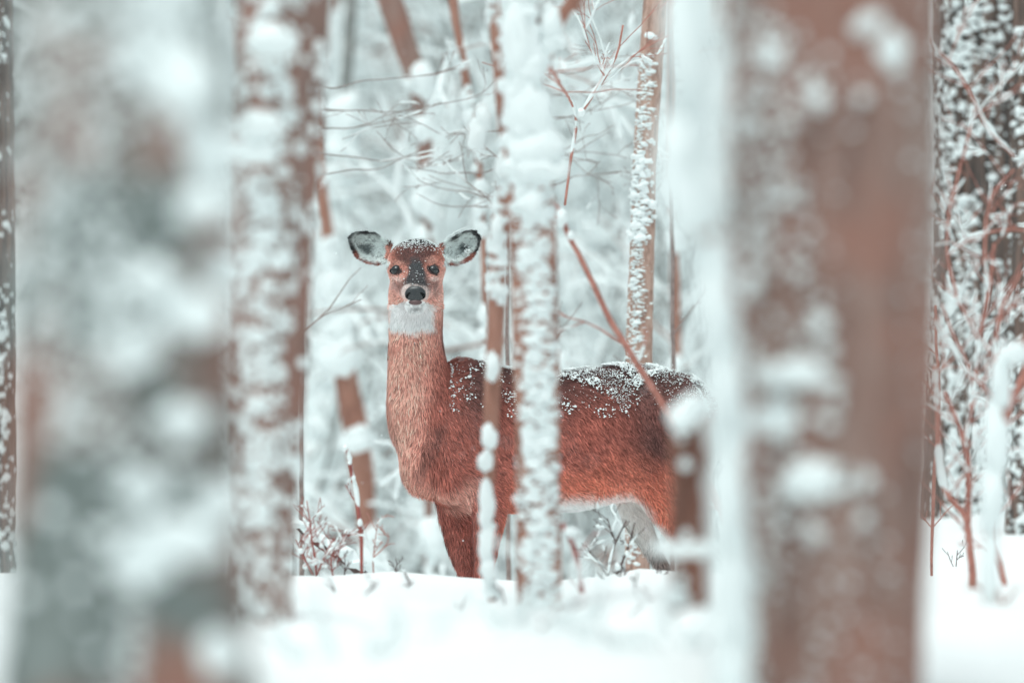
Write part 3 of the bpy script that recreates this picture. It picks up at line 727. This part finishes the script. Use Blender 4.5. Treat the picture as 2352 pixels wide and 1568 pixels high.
fr = HP - nosep; fr /= np.linalg.norm(fr, axis=1)[:, None] + 1e-9
flow[headm] = fr[headm] + np.array([0, 0, 0.05])
hl = 0.006 + 0.008 * sstep(0.03, 0.18, np.linalg.norm(HP - nosep, axis=1)); Lh = np.where(headm, hl, Lh)
bibm = (hy > 700) & (hy < 775) & (hx < 1030); Lh = np.where(bibm, 0.022, Lh)
for E_, s in ((EARL, -1), (EARR, 1)):
    o = np.array(E_); em = ((hx < 890) if s < 0 else (hx > 1024)) & (hy < 615) & (hx < 1110)
    cx0 = o.mean(0)
    rad = np.stack([(hx - cx0[0]), np.zeros(NH), -(hy - cx0[1])], 1); rad /= np.linalg.norm(rad, axis=1)[:, None] + 1e-9
    flow[em] = (rad * 0.7 + np.array([s * 0.7, -0.1, 0.1]))[em]
    Lh = np.where(em, 0.009, Lh); insd = em & (HN[:, 1] < -.2); Lh = np.where(insd, 0.010, Lh)
flow = flow + 0.22 * RNG.normal(size=(NH, 3)) + 0.35 * np.stack([noise(HP * 16, 21 + q) for q in range(3)], 1)
tan = flow - (flow * HN).sum(1)[:, None] * HN; tan /= np.linalg.norm(tan, axis=1)[:, None] + 1e-9
lift = 0.22 + 0.16 * RNG.random(NH) + 0.15 * noise(HP * 24, 40)
d0 = tan + HN * lift[:, None]; d0 /= np.linalg.norm(d0, axis=1)[:, None]
d1 = tan + HN * (lift * 0.15)[:, None] + np.array([0, 0, -0.15]); d1 /= np.linalg.norm(d1, axis=1)[:, None]
Lh = Lh * RNG.uniform(0.6, 1.25, NH)
near_eye = np.zeros(NH, bool)
for e in EYES: near_eye |= (((HP[:, 0] - e[0]) / 0.013) ** 2 + ((HP[:, 2] - e[2]) / 0.0095) ** 2 < 1) & (HP[:, 1] < FOCUS - .1)
near_eye |= (((HP[:, 0] - np_[0]) / 0.027) ** 2 + ((HP[:, 2] - np_[2] + .004) / 0.025) ** 2 < 1) & (HP[:, 1] < FOCUS - .3)
k = ~near_eye; HP, HN, d0, d1, Lh, tan = HP[k], HN[k], d0[k], d1[k], Lh[k], tan[k]; NH = len(HP)
side = np.cross(tan, HN); wd = np.where(Lh < 0.0125, 0.0008, 0.00108)[:, None]
r0 = HP - HN * 0.001; r1 = r0 + d0 * (Lh * 0.55)[:, None]; r2 = r1 + d1 * (Lh * 0.45)[:, None]
HV = np.stack([r0 - side * wd, r0 + side * wd, r1 - side * wd * 0.8, r1 + side * wd * 0.8, r2], 1).reshape(-1, 3)
b = np.arange(NH)[:, None] * 5
HF = np.concatenate([b + np.array([[0, 1, 3]]), b + np.array([[0, 3, 2]]), b + np.array([[2, 3, 4]])], 0)
HC = deer_color(HP, HN); rv = RNG.normal(size=NH)
darkhair = RNG.random(NH) < 0.22
hfo = np.exp(-((deer_px(HP)[0] - 956) / 50) ** 2 - ((deer_px(HP)[1] - 588) / 34) ** 2); darkhair |= RNG.random(NH) < 0.4 * hfo
whi = sstep(0.45, 0.7, HC[:, 2])
HC = HC * np.exp((0.3 - 0.2 * whi) * rv)[:, None] * np.where(darkhair, 0.5 + 0.35 * whi, 1.0)[:, None]
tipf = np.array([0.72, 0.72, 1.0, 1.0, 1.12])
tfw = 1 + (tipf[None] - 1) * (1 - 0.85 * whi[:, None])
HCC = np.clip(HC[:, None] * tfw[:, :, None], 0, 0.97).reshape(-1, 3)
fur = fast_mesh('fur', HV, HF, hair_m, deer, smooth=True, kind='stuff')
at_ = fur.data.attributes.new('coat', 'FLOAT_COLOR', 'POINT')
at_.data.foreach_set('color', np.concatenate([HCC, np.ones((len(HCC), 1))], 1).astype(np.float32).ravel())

# ---- snow caught in the coat
cand = RNG.choice(len(tri), 110000, p=area / area.sum())
CP = cen[cand]; CN = fn[cand]; px_, py_ = deer_px(CP)
back = (CN[:, 2] > 0.12) & (px_ > 1030) & (py_ < 960)
nzv = fbm(CP * 26, 70, 2); nlow = noise(CP * 8, 73)
pr = np.where(back, sstep(-0.15, 0.55, nzv + 0.5 * nlow) * (0.25 + 0.75 * sstep(0.3, 0.85, CN[:, 2])), 0)
flank = (px_ > 1270) & (py_ < 990) & (CN[:, 1] < 0.2); pr = np.maximum(pr, np.where(flank, 0.5 * sstep(0.55, 0.9, nzv + 0.5 * nlow) * sstep(1000, 880, py_), 0))
headt = (py_ < 572) & (px_ > 900) & (px_ < 1012); pr = np.maximum(pr, np.where(headt, 1.0 * sstep(-0.5, 0.2, nzv) * sstep(576, 556, py_), 0))
brid = (py_ > 600) & (py_ < 664) & (abs(px_ - 955) < 30) & (CN[:, 1] < 0); pr = np.maximum(pr, np.where(brid, 0.05, 0))
keep = RNG.random(len(CP)) < pr
CP, CN, px_, py_ = CP[keep], CN[keep], px_[keep], py_[keep]
n = len(CP); s = RNG.uniform(0.0010, 0.0026, n) * np.where(RNG.random(n) < 0.06, 1.8, 1)
hp = np.where((py_ < 665) & (px_ < 1030), 0.55, 1.0); s = s * np.where(hp < 1, 0.62, 1)
dep = np.where(hp < 1, 0.004, 0.0085)
Rr = np.stack([np.eye(3)] * n) if n else np.zeros((0, 3, 3))
V, F = lumps(CP + CN * dep[:, None] + np.array([0, 0, .001]), Rr, np.stack([s * 1.2, s * 1.2, s * 0.8], 1), 1)
fast_mesh('snow_dusting', V, F, M['snow'], deer, kind='stuff')
cand = RNG.choice(len(tri), 160000, p=area / area.sum()); CP = cen[cand]; CN = fn[cand]; px_, py_ = deer_px(CP)
nzv = fbm(CP * 14, 91, 3)
pr = np.where((px_ > 1032) & (py_ < 950), (0.04 + 0.62 * sstep(-0.05, 0.45, nzv)) * sstep(0.1, 0.75, CN[:, 2]), 0)
pr = np.maximum(pr, np.where((px_ > 1400) & (py_ < 930), 0.55 * sstep(-0.1, 0.4, nzv) * sstep(0.0, 0.5, CN[:, 2]), 0))
pr = np.maximum(pr, np.where((py_ < 584) & (px_ > 898) & (px_ < 1014), 0.42 * sstep(588, 558, py_), 0))
keep = RNG.random(len(CP)) < pr; CP, CN, px_, py_ = CP[keep], CN[keep], px_[keep], py_[keep]; n = len(CP)
s = RNG.uniform(0.0007, 0.0015, n); dep = np.where((py_ < 665) & (px_ < 1030), 0.004, 0.0095) * RNG.uniform(0.6, 1.1, n)
V, F = lumps(CP + CN * dep[:, None], np.stack([np.eye(3)] * n), np.stack([s * 1.3, s * 1.3, s * 0.8], 1), 1)
fast_mesh('frost', V, F, M['snow'], deer, kind='stuff')

# ------------------------------------------------------------------ trees of the middle background
def woodland_tree(label, spec, d, bark, seed, nbr=14, blen=0.8, br_r=0.008, snow=140, ssz=(0.012, 0.03), group=None, top=4.5, cover=0.8, up=0.35, thick=1.6, zr=(0, 2.0), depth=2, flat=0.6, tall=1.2, ground=True, name='tree', thresh=-0.5):
    rnd = random.Random(seed)
    P = extend(px_path(spec, d), top, ground=ground)
    root = thing(name, label, name, (P[0, 0], P[0, 1], float(ground_z(P[0, 0], P[0, 1]))), group)
    V, F, R = trunk_mesh(P, 18, 0.05, 0.003, 25, seed)
    mb = MB(); mb.add(V, F); mb.build('trunk', M[bark], root)
    out = []
    ks = [k for k in range(len(R) - 1) if zr[0] < R[k, 2] < zr[1] + 0.6]
    for _ in range(nbr):
        k = rnd.choice(ks); a = rnd.uniform(0, 2 * math.pi)
        branch_paths(R[k, :3], (math.cos(a), 0.6 * math.sin(a), up + rnd.uniform(-0.3, 0.4)), blen * rnd.uniform(0.5, 1.3), br_r * rnd.uniform(0.6, 1.2), depth, out, rnd, 0.4, 0.16, (2, 4))
    if out:
        V, F = paths_mesh(out, 5); fast_mesh('crown', V, F, M[bark], root, kind='stuff')
        s = snow_on_paths(out, rnd, thick, cover, 0.006)
        if s: fast_mesh('crown_snow', s[0], s[1], M['snow'], root, kind='stuff')
    if snow:
        add_flecks(root, [snow_on_trunk(R, rnd, snow, ssz, (0.0, 0.8), zr, flat, tall, thresh, 5, seed, 2)])
    return root, R

woodland_tree('blurred brown trunk leaning left above the head of the deer', [(985, 1150, 10), (986, 900, 11), (985, 700, 12), (983, 560, 13), (975, 400, 14), (978, 290, 18), (962, 200, 24), (930, 100, 28), (895, 0, 31), (880, -50, 31)], 29, 'bark_brown', 41, 6, 0.7, 0.008, 70, (0.015, 0.035))
woodland_tree('thin orange-red stem between the leaning trunk and the snowy central trunk', [(1118, 900, 6), (1112, 600, 7), (1104, 420, 8), (1090, 300, 10), (1076, 220, 10), (1060, 120, 9), (1045, 40, 10), (1035, -40, 13)], 26.5, 'bark_red', 42, 8, 0.45, 0.005, 50, (0.01, 0.025), thresh=0.1)
woodland_tree('pinkish trunk with snow knobs in the gap left of the deer chest', [(848, 1310, 16), (838, 1120, 24), (818, 990, 29), (798, 890, 28), (782, 800, 22), (768, 650, 17), (735, 420, 15), (705, 150, 14), (690, -40, 14)], 30, 'bark_red', 43, 8, 0.6, 0.009, 60, (0.02, 0.045), thresh=0.0)
woodland_tree('pale grey trunk at the top between the mid-left trunk and the leaning brown trunk', [(780, 900, 30), (775, 500, 32), (770, 200, 34), (768, -50, 34)], 44, 'bark_far', 44, 16, 1.2, 0.014, 260, (0.03, 0.06))
woodland_tree('whitened trunk foot behind the forelegs of the deer', [(985, 1320, 30), (988, 1150, 26), (1000, 900, 22), (1010, 600, 20), (1015, 200, 18), (1015, -40, 18)], 36, 'bark_far', 45, 14, 1.0, 0.012, 380, (0.02, 0.05), thresh=-0.9)
woodland_tree('whitish leaning stem low down between the mid-left trunk and the deer', [(705, 1320, 22), (715, 1100, 20), (735, 900, 18), (760, 650, 16), (790, 300, 14), (810, -40, 13)], 34, 'bark_far', 46, 12, 0.9, 0.01, 320, (0.02, 0.045), thresh=-0.9)
woodland_tree('faint grey trunk between the central snowy trunk and the pale sharp trunk', [(1385, 1300, 15), (1390, 900, 14), (1400, 500, 13), (1412, 100, 12), (1415, -40, 12)], 42, 'bark_far', 47, 16, 1.0, 0.01, 120, (0.02, 0.04))
woodland_tree('soft salmon stem right of the sharp pale trunk, behind the rump', [(1560, 1200, 9), (1556, 900, 10), (1552, 640, 11), (1548, 300, 10), (1546, -40, 9)], 30, 'bark_red', 48, 10, 0.6, 0.006, 70, (0.012, 0.03), thresh=-0.2)
woodland_tree('pinkish blurred trunk seen under the belly of the deer', [(1380, 1320, 30), (1384, 1200, 26), (1350, 900, 20), (1335, 500, 18), (1325, 100, 16)], 38, 'bark_red', 49, 10, 0.9, 0.01, 380, (0.02, 0.05), thresh=-0.3)

rb = random.Random(99)
for q in range(34):
    d = rb.uniform(34, 58); px = rb.uniform(640, 1660); hw = rb.uniform(7, 22)
    lean = rb.uniform(-60, 60)
    woodland_tree('snow-laden tree blurred among many alike in the far woods', [(px - lean, 1330, hw), (px, 700, hw * 0.9), (px + lean + rb.uniform(-30, 30), -40, hw * 0.8)], d, rb.choice(['bark_far', 'bark_far', 'bark_red', 'bark_brown']), 500 + q,
                  rb.randint(10, 18), 1.3, 0.012, rb.randint(60, 200), (0.02, 0.06), 'snow-laden trees in the far woods', 7, 0.68, 0.3, 1.6, (0, 3.2), 2, thresh=-0.4)

# far-off wood: one mass
rb = random.Random(5)
Vt = []; Ft = []; off = 0; Vs = []; Fs = []; offs = 0
for q in range(240):
    y = rb.uniform(60, 125); x = rb.uniform(-0.085, 0.085) * y; z = float(ground_z(x, y)); h = rb.uniform(7, 12); r = rb.uniform(0.05, 0.17)
    P = resample(np.array([[x, y, z - 0.2], [x + rb.gauss(0, .2), y, z + h * 0.4], [x + rb.gauss(0, .5), y, z + h]]), 9)
    V, F = tube(P, np.linspace(r, r * 0.25, 9), 7, False); Vt.append(V); Ft.append(np.array(F) + off); off += len(V)
    out = []
    for _ in range(10):
        k = rb.randint(1, 7); a = rb.uniform(0, 6.28)
        branch_paths(P[k], (math.cos(a), math.sin(a), 0.3), rb.uniform(1.0, 2.6), 0.02, 1, out, rb, 0.4, 0.16, (2, 3))
    V, F = paths_mesh(out, 4); Vt.append(V); Ft.append(F + off); off += len(V)
    s_ = snow_on_paths(out, rb, 1.7, 0.6, 0.016, 5)
    if s_: Vs.append(s_[0]); Fs.append(s_[1] + offs); offs += len(s_[0])
fw = thing('far_woods', 'distant snowy woodland fading behind the nearer trees', 'woods', (0, 60, 0)); fw['kind'] = 'stuff'
fast_mesh('bare_wood', np.concatenate(Vt), np.concatenate(Ft), M['bark_far'], fw, kind='stuff')
fast_mesh('wood_snow', np.concatenate(Vs), np.concatenate(Fs), M['snow'], fw, kind='stuff')

# tangle of thin snowy undergrowth before the far woods: nobody could count it
rb = random.Random(17); Vt = []; Ft = []; off = 0; Vs = []; Fs = []; offs = 0
for q in range(110):
    y = rb.uniform(31, 45); x = rb.uniform(-0.034, 0.036) * y; z = float(ground_z(x, y)); h = rb.uniform(1.2, 3.2); out = []
    branch_paths((x, y, z - 0.05), (rb.gauss(0, .3), rb.gauss(0, .2), 1), h, rb.uniform(0.004, 0.009), 2, out, rb, 0.25, 0.16, (4, 6))
    V, F = paths_mesh(out, 4, 0.002); Vt.append(V); Ft.append(F + off); off += len(V)
    s_ = snow_on_paths(out, rb, 1.5, 0.55, 0.005, 5)
    if s_: Vs.append(s_[0]); Fs.append(s_[1] + offs); offs += len(s_[0])
ug = thing('undergrowth', 'blurred tangle of thin snowy stems behind the deer', 'undergrowth', (0, 33, 0)); ug['kind'] = 'stuff'
fast_mesh('thin_stems', np.concatenate(Vt), np.concatenate(Ft), M['bark_far'], ug, kind='stuff')
fast_mesh('stem_snow', np.concatenate(Vs), np.concatenate(Fs), M['snow'], ug, kind='stuff')

# ------------------------------------------------------------------ saplings, shrubs and twigs
def shrub(label, stems, d, mat, seed, nsub=4, sub_len=0.12, snow=0.25, beads=(), name='shrub', cat='shrub', depth=1, wig=0.2, group=None, thick=1.3, droop=0.1, updir=0.4):
    """stems: list of [(px, py, half width px[, d]) ...] traced from the foot upwards"""
    rnd = random.Random(seed)
    first = at(stems[0][0][0], stems[0][0][1], stems[0][0][3] if len(stems[0][0]) > 3 else d)
    root = thing(name, label, cat, first, group)
    allp = []
    for st in stems:
        P = px_path(st, d, 0.75 if mat == 'twig_orange' else 1.0); L = np.linalg.norm(np.diff(P[:, :3], axis=0), axis=1).sum(); R = resample(P, max(8, int(L / 0.025)))
        R[:, :3] += 0.0025 * np.stack([noise(R[:, :3] * 18, seed + q) for q in range(3)], 1)
        V, F = tube(R[:, :3], R[:, 3], 8); mb = MB(); mb.add(V, F); mb.build('stem', M[mat], root)
        allp.append((R[:, :3], R[:, 3]))
        out = []
        for _ in range(nsub):
            k = rnd.randint(int(len(R) * 0.2), len(R) - 2); t = R[k + 1, :3] - R[k, :3]; t /= np.linalg.norm(t)
            sd = np.array([rnd.choice((-1, 1)), rnd.uniform(-.5, .5), updir]); sd = sd / np.linalg.norm(sd)
            branch_paths(R[k, :3], t * 0.6 + sd * 0.8, sub_len * rnd.uniform(0.5, 1.4), max(0.0012, R[k, 3] * 0.45), depth, out, rnd, droop, wig, (1, 3))
        if out:
            V, F = paths_mesh(out, 5); fast_mesh('twigs', V, F, M[mat], root, kind='stuff'); allp += out
    if snow:
        s = snow_on_paths(allp, rnd, thick, snow, 0.0022)
        if s: fast_mesh('twig_snow', s[0], s[1], M['snow'], root, kind='stuff')
    for q, (x, y, ww, hh) in enumerate(beads): clump(root, x, y, d - 0.01, ww, hh, wpx(ww, d) * 0.45, 0, q)
    return root

# the diagonal twig across the rump and the twigs it springs from
shrub('orange twig slanting down across the rump of the deer', [[(1730, 1352, 14, 20.3), (1660, 1180, 13, 20.1), (1600, 1062, 12, 19.9), (1552, 975, 11), (1520, 925, 11), (1480, 860, 10.5), (1440, 800, 9.5), (1400, 730, 9), (1350, 630, 8.5), (1310, 550, 8), (1275, 470, 8)]], 19.6, 'twig_orange', 61, 4, 0.16, 0.12, [(1290, 500, 22, 44), (1310, 540, 16, 20)], 'branch', 'branch')
shrub('forked red-orange twigs hanging right of the snowy central trunk', [[(1240, 120, 8, 18.1), (1275, 175, 5, 19.6), (1310, 230, 4), (1335, 262, 5), (1322, 300, 5), (1312, 350, 4.5), (1306, 400, 4), (1298, 470, 4)], [(1335, 262, 5), (1362, 220, 5), (1390, 180, 4), (1415, 140, 3.5), (1430, 60, 3)]], 21.2, 'twig_orange', 62, 7, 0.2, 0.3, [(1335, 258, 18, 20)], 'branch', 'branch', 2)
shrub('snow-laden crooked limb at the top right of the central trunk', [[(1245, 150, 16), (1262, 110, 15), (1275, 60, 16), (1300, 20, 14), (1330, -30, 12)]], 18.0, 'bark_red', 63, 2, 0.1, 0.0, [(1262, 60, 52, 120), (1250, 100, 44, 60), (1285, 95, 40, 30)], 'branch', 'branch')
# fine sweeping twigs near the plane of focus
def sweep(label, x0, ys, x1, d, seed, mat='twig_grey'):
    rnd = random.Random(seed); stems = []
    for y in ys:
        dy = rnd.uniform(-70, 10); n = 6; st = []
        xe = x1 + rnd.uniform(-120, 40)
        for q in range(n):
            f = q / (n - 1); st.append((x0 + (xe - x0) * f, y + dy * f + 34 * math.sin(f * 3.1 + rnd.uniform(-.2, .2)) * rnd.uniform(.3, 1), 1.7 * (1 - 0.6 * f), d + 0.3 * math.sin(f * 3)))
        stems.append(st)
    trunk = [(x0 + 3, 1540, 6), (x0, max(ys) + 120, 5), (x0 - 4, min(ys) - 120, 4)]
    return shrub(label, [trunk] + stems, d, mat, seed, 2, 0.22, 0.10, (), 'sapling', 'sapling', 2, 0.25, updir=0.1)
sweep('bare sapling with fine grey twigs sweeping right above the left ear of the deer', 690, [190, 245, 300, 345, 400], 1080, 23.6, 71)
sweep('bare sapling with fine twigs spreading between the central and the sharp pale trunk', 1232, [170, 215, 330, 365, 430, 265], 1450, 23.8, 72)
sweep('bare sapling with fine twigs right of the sharp pale trunk', 1545, [185, 330, 350, 450], 1680, 24.0, 73)
sweep('bare sapling of fine twigs level with the top of the ears, right of the head', 1165, [380, 450, 470, 300], 960, 23.6, 74)
# small plants on the bank
BK = 20.55
shrub('little bush with russet leaf tips at the left end of the snow bank', [[(725, 1325, 2.4), (722, 1270, 2.2), (712, 1210, 1.8), (704, 1150, 1.2)], [(725, 1320, 2.2), (748, 1270, 1.8), (770, 1232, 1.2)], [(718, 1320, 2), (694, 1270, 1.6), (678, 1238, 1.2)], [(765, 1322, 2), (758, 1280, 1.6), (776, 1245, 1.2)]], BK, 'twig_red', 81, 9, 0.06, 0.2, [(722, 1290, 14, 14), (738, 1252, 10, 12), (748, 1300, 10, 8), (690, 1265, 14, 12), (700, 1300, 10, 10)])
shrub('upright dark shoot tipped with snow left of the deer chest', [[(832, 1322, 3.5), (830, 1260, 4), (826, 1200, 5), (818, 1130, 4.5), (806, 1075, 4.5), (796, 1030, 4)], [(828, 1215, 2), (795, 1230, 2), (760, 1262, 1.5), (745, 1280, 1.2)]], BK, 'twig_red', 82, 2, 0.05, 0.4, [(793, 1028, 12, 14), (802, 1062, 9, 9), (812, 1098, 10, 12), (826, 1200, 12, 16), (796, 1220, 12, 10)])
shrub('small branching orange twig beside the dark shoot on the bank', [[(858, 1322, 2.2), (858, 1280, 2), (848, 1250, 1.8), (838, 1215, 1.4)], [(858, 1285, 2), (864, 1240, 1.5), (868, 1190, 1)], [(858, 1280, 2), (880, 1262, 1.8), (896, 1240, 1.4), (892, 1222, 1)]], BK, 'twig_orange', 83, 3, 0.04, 0.1, [(858, 1284, 6, 7)])
shrub('snowy fallen branch slanting down behind the little bush', [[(838, 1322, 11), (800, 1290, 13), (760, 1262, 12), (710, 1230, 9), (660, 1185, 6)]], 21.0, 'twig_dark', 84, 1, 0.08, 1.0, [(815, 1292, 50, 24), (775, 1264, 60, 22), (725, 1236, 56, 20), (680, 1204, 40, 16)], 'branch', 'branch', thick=1.5)
shrub('tiny dark sprig on the crest of the bank', [[(790, 1325, 1.6), (791, 1300, 1.3), (790, 1270, 1)], [(791, 1315, 1.2), (800, 1290, 1)]], BK, 'twig_dark', 85, 2, 0.02, 0)
shrub('tiny forked sprig poking from the bank below the chest', [[(905, 1320, 1.6), (912, 1296, 1.3), (908, 1280, 1)], [(908, 1310, 1.2), (900, 1290, 1)]], BK, 'twig_dark', 86, 2, 0.02, 0)
shrub('curved stalk sticking out of the snow below the crest left of centre', [[(962, 1440, 3, 19), (950, 1410, 3, 19), (944, 1370, 3, 19.2), (940, 1335, 2, 19.6), (925, 1305, 1.5, 20.4)], [(950, 1412, 2, 19), (920, 1416, 2, 19), (888, 1432, 1.5, 19)], [(944, 1365, 2, 19.2), (930, 1362, 3, 19.2)]], 19, 'twig_dark', 87, 2, 0.03, 0.1)
shrub('fan of bare twigs on the bank right of the central trunk', [[(1398, 1330, 2.6), (1400, 1285, 2.6), (1415, 1240, 2.2), (1440, 1195, 1.6)], [(1414, 1242, 2), (1400, 1210, 1.6), (1395, 1190, 1)], [(1402, 1330, 2.4), (1370, 1285, 2), (1345, 1250, 1.6)], [(1415, 1325, 3), (1435, 1280, 2.6), (1448, 1240, 2.2), (1458, 1200, 1.5)]], BK, 'twig_dark', 88, 4, 0.05, 0.3, [(1420, 1300, 14, 18), (1440, 1270, 10, 14)])
shrub('small forked twig standing in the snow below the belly', [[(1418, 1352, 1.6, 20.2), (1426, 1328, 1.5, 20.2), (1436, 1312, 1.2, 20.2), (1452, 1298, 1, 20.2)], [(1426, 1328, 1.2, 20.2), (1418, 1316, 1, 20.2)], [(1432, 1318, 1.2, 20.2), (1432, 1304, 1, 20.2)]], 20.2, 'twig_dark', 89, 2, 0.02, 0)
shrub('leaning thin twig in the snow left of the small forked twig', [[(1408, 1352, 1.6, 20.2), (1390, 1332, 1.5, 20.2), (1372, 1312, 1.2, 20.2)], [(1380, 1322, 1.2, 20.2), (1388, 1300, 1, 20.2), (1396, 1292, 1, 20.2)]], 20.2, 'twig_dark', 90, 2, 0.02, 0)
shrub('straight little twig in the snow beside the stump', [[(1502, 1352, 1.8, 20.2), (1508, 1325, 1.6, 20.2), (1512, 1300, 1.3, 20.2)], [(1508, 1325, 1.2, 20.2), (1522, 1318, 1, 20.2), (1534, 1314, 1, 20.2)]], 20.2, 'twig_dark', 91, 2, 0.02, 0)
shrub('russet stem with a snow knob close right of the central trunk foot', [[(1340, 1395, 5, 18.6), (1338, 1340, 5, 18.6), (1325, 1280, 6, 18.6), (1315, 1240, 6, 18.6), (1292, 1200, 4, 18.6)]], 18.6, 'twig_red', 92, 3, 0.06, 0.2, [(1312, 1222, 36, 24)])
for q, (lab, x, y, d, dx) in enumerate([('grey stalk drooping from the snow face below the little bush', 770, 1372, 19.2, -12), ('short bent twig lying on the snow face left of centre', 830, 1405, 18.4, 40),
        ('dark nub of a twig on the snow left of the thin sapling foot', 1060, 1432, 17.6, 14), ('thin curved stalk in the snow between the central trunk and the stump', 1458, 1392, 18.8, 8), ('slanting stick half buried in the snow left of the stump foot', 1440, 1440, 17.4, 60),
        ('tiny dry weed on the snow just left of the central trunk foot', 1160, 1400, 18.2, -8)]):
    gz_ = float(ground_z(at(x, y, d)[0], d)); py0 = 784 + (CAM_Z - gz_) * PX * FOCUS / d + 6
    shrub(lab, [[(x, py0, 2.4, d), (x + dx * 0.5, py0 - 22, 2.0, d), (x + dx, py0 - 44, 1.3, d)]], d, 'twig_dark', 140 + q, 2, 0.03, 0.15)
# snowy brush at the bottom, in front of the bank
for q, (lab, st, d) in enumerate([
    ('snow-laden brush at the foot of the central trunk', [[(1180, 1560, 6), (1230, 1450, 6), (1290, 1400, 5), (1340, 1380, 4)], [(1230, 1450, 5), (1190, 1420, 5), (1160, 1440, 4)], [(1180, 1560, 6), (1270, 1520, 5), (1330, 1440, 4)]], 15.0),
    ('snow-laden brush low in front of the bank under the deer belly', [[(1330, 1580, 6), (1380, 1500, 5), (1430, 1460, 4)], [(1330, 1580, 6), (1300, 1500, 5), (1260, 1450, 4)]], 14.2),
    ('snow-laden brush in front of the stump and the pale stem', [[(1560, 1600, 6), (1530, 1520, 5), (1480, 1470, 4)], [(1560, 1600, 6), (1600, 1520, 5), (1620, 1470, 4)]], 13.2),
    ('faint snowy twigs at the bottom left of the central trunk', [[(1040, 1600, 5), (1070, 1530, 4), (1110, 1470, 4)], [(1040, 1600, 5), (1000, 1530, 4), (960, 1500, 3)]], 13.6),
    ('faint snowy twigs at the bottom edge near the mid-left trunk', [[(760, 1600, 5), (800, 1540, 4), (850, 1500, 3)], [(760, 1600, 5), (720, 1540, 4), (700, 1500, 3)]], 13.8),
    ('dark stick leaning under the sapling in front of the bank', [[(1150, 1600, 10), (1148, 1520, 9), (1144, 1440, 8)]], 15.8)]):
    shrub(lab, st, d, 'twig_dark', 120 + q, 4, 0.12, 0.95, (), thick=2.6)
# orange shrubs on the right in front of the dark furrowed trunks
shrub('orange-stemmed shrub with a crooked foot in front of the dark furrowed trunk', [[(2232, 1372, 14), (2238, 1330, 12), (2226, 1250, 11), (2222, 1180, 10), (2190, 1160, 9), (2166, 1120, 9), (2158, 1040, 8), (2156, 940, 8), (2150, 840, 7)],
      [(2224, 1200, 9), (2226, 1100, 8), (2220, 1020, 8), (2196, 960, 7), (2170, 900, 5)], [(2220, 1020, 6), (2236, 900, 6), (2250, 780, 6), (2270, 680, 6), (2285, 560, 5)], [(2236, 900, 5), (2222, 820, 4), (2190, 780, 4), (2165, 700, 3)], [(2270, 680, 5), (2262, 600, 5), (2262, 500, 4), (2285, 430, 4), (2330, 390, 3)],
      [(2250, 780, 5), (2200, 690, 5), (2175, 590, 5), (2180, 480, 4), (2215, 350, 4), (2240, 250, 3)], [(2175, 590, 4), (2230, 540, 4), (2300, 525, 4), (2360, 530, 4)], [(2330, 360, 4), (2270, 300, 5), (2235, 220, 4), (2190, 150, 4), (2160, 120, 3)]], 19.2, 'twig_orange', 101, 7, 0.16, 0.25, [(2240, 1000, 16, 60), (2236, 1120, 14, 40)], depth=2)
shrub('salmon stem bending to the right edge of the picture above the snow', [[(2330, 1392, 8), (2305, 1350, 9), (2298, 1300, 10), (2282, 1250, 10), (2290, 1150, 9), (2300, 1050, 9), (2310, 960, 9), (2335, 900, 13), (2360, 840, 13)], [(2300, 1050, 6), (2310, 980, 6), (2320, 900, 5)], [(2310, 960, 5), (2280, 820, 5), (2300, 700, 5), (2350, 620, 4)]], 19.0, 'twig_orange', 102, 6, 0.14, 0.2, depth=2)
shrub('blurred snow-wrapped stem standing before the orange shrubs at the right', [[(2270, 1600, 14), (2272, 1400, 15), (2275, 1200, 17), (2280, 1050, 18), (2292, 940, 18), (2305, 860, 16), (2330, 800, 14), (2365, 780, 12)]], 16.4, 'bark_red', 103, 3, 0.1, 0.0, [(2278, 1140, 56, 180), (2284, 1000, 60, 190), (2300, 880, 52, 140), (2330, 812, 60, 50), (2274, 1300, 40, 160)], 'sapling', 'sapling')
shrub('slim russet twig rising beside the right edge of the broad brown trunk', [[(2140, 1330, 4), (2142, 1200, 5), (2150, 1050, 6), (2156, 900, 5), (2150, 700, 4)]], 21.0, 'twig_orange', 104, 5, 0.1, 0.1)
shrub('faint little twig in the snow right of the broad brown trunk', [[(2190, 1340, 1.4), (2196, 1300, 1.2), (2198, 1262, 1)]], 22.5, 'twig_dark', 105, 3, 0.04, 0)

# ------------------------------------------------------------------ falling snow
rf = np.random.default_rng(3); n = 2600
yy = rf.uniform(6, 34, n); xx = rf.uniform(-0.075, 0.075, n) * yy; zz = CAM_Z + rf.uniform(-0.05, 0.06, n) * yy
ok = zz > ground_z(xx, yy) + 0.02; xx, yy, zz = xx[ok], yy[ok], zz[ok]; n = len(xx)
s = rf.uniform(0.0010, 0.0024, n)
V, F = lumps(np.stack([xx, yy, zz], 1), np.stack([np.eye(3)] * n), np.stack([s, s, s], 1), 1)
fs = fast_mesh('falling_snow', V, F, M['snow'], kind='stuff'); fs['label'] = 'scattered snowflakes falling through the air'; fs['category'] = 'snowflakes'
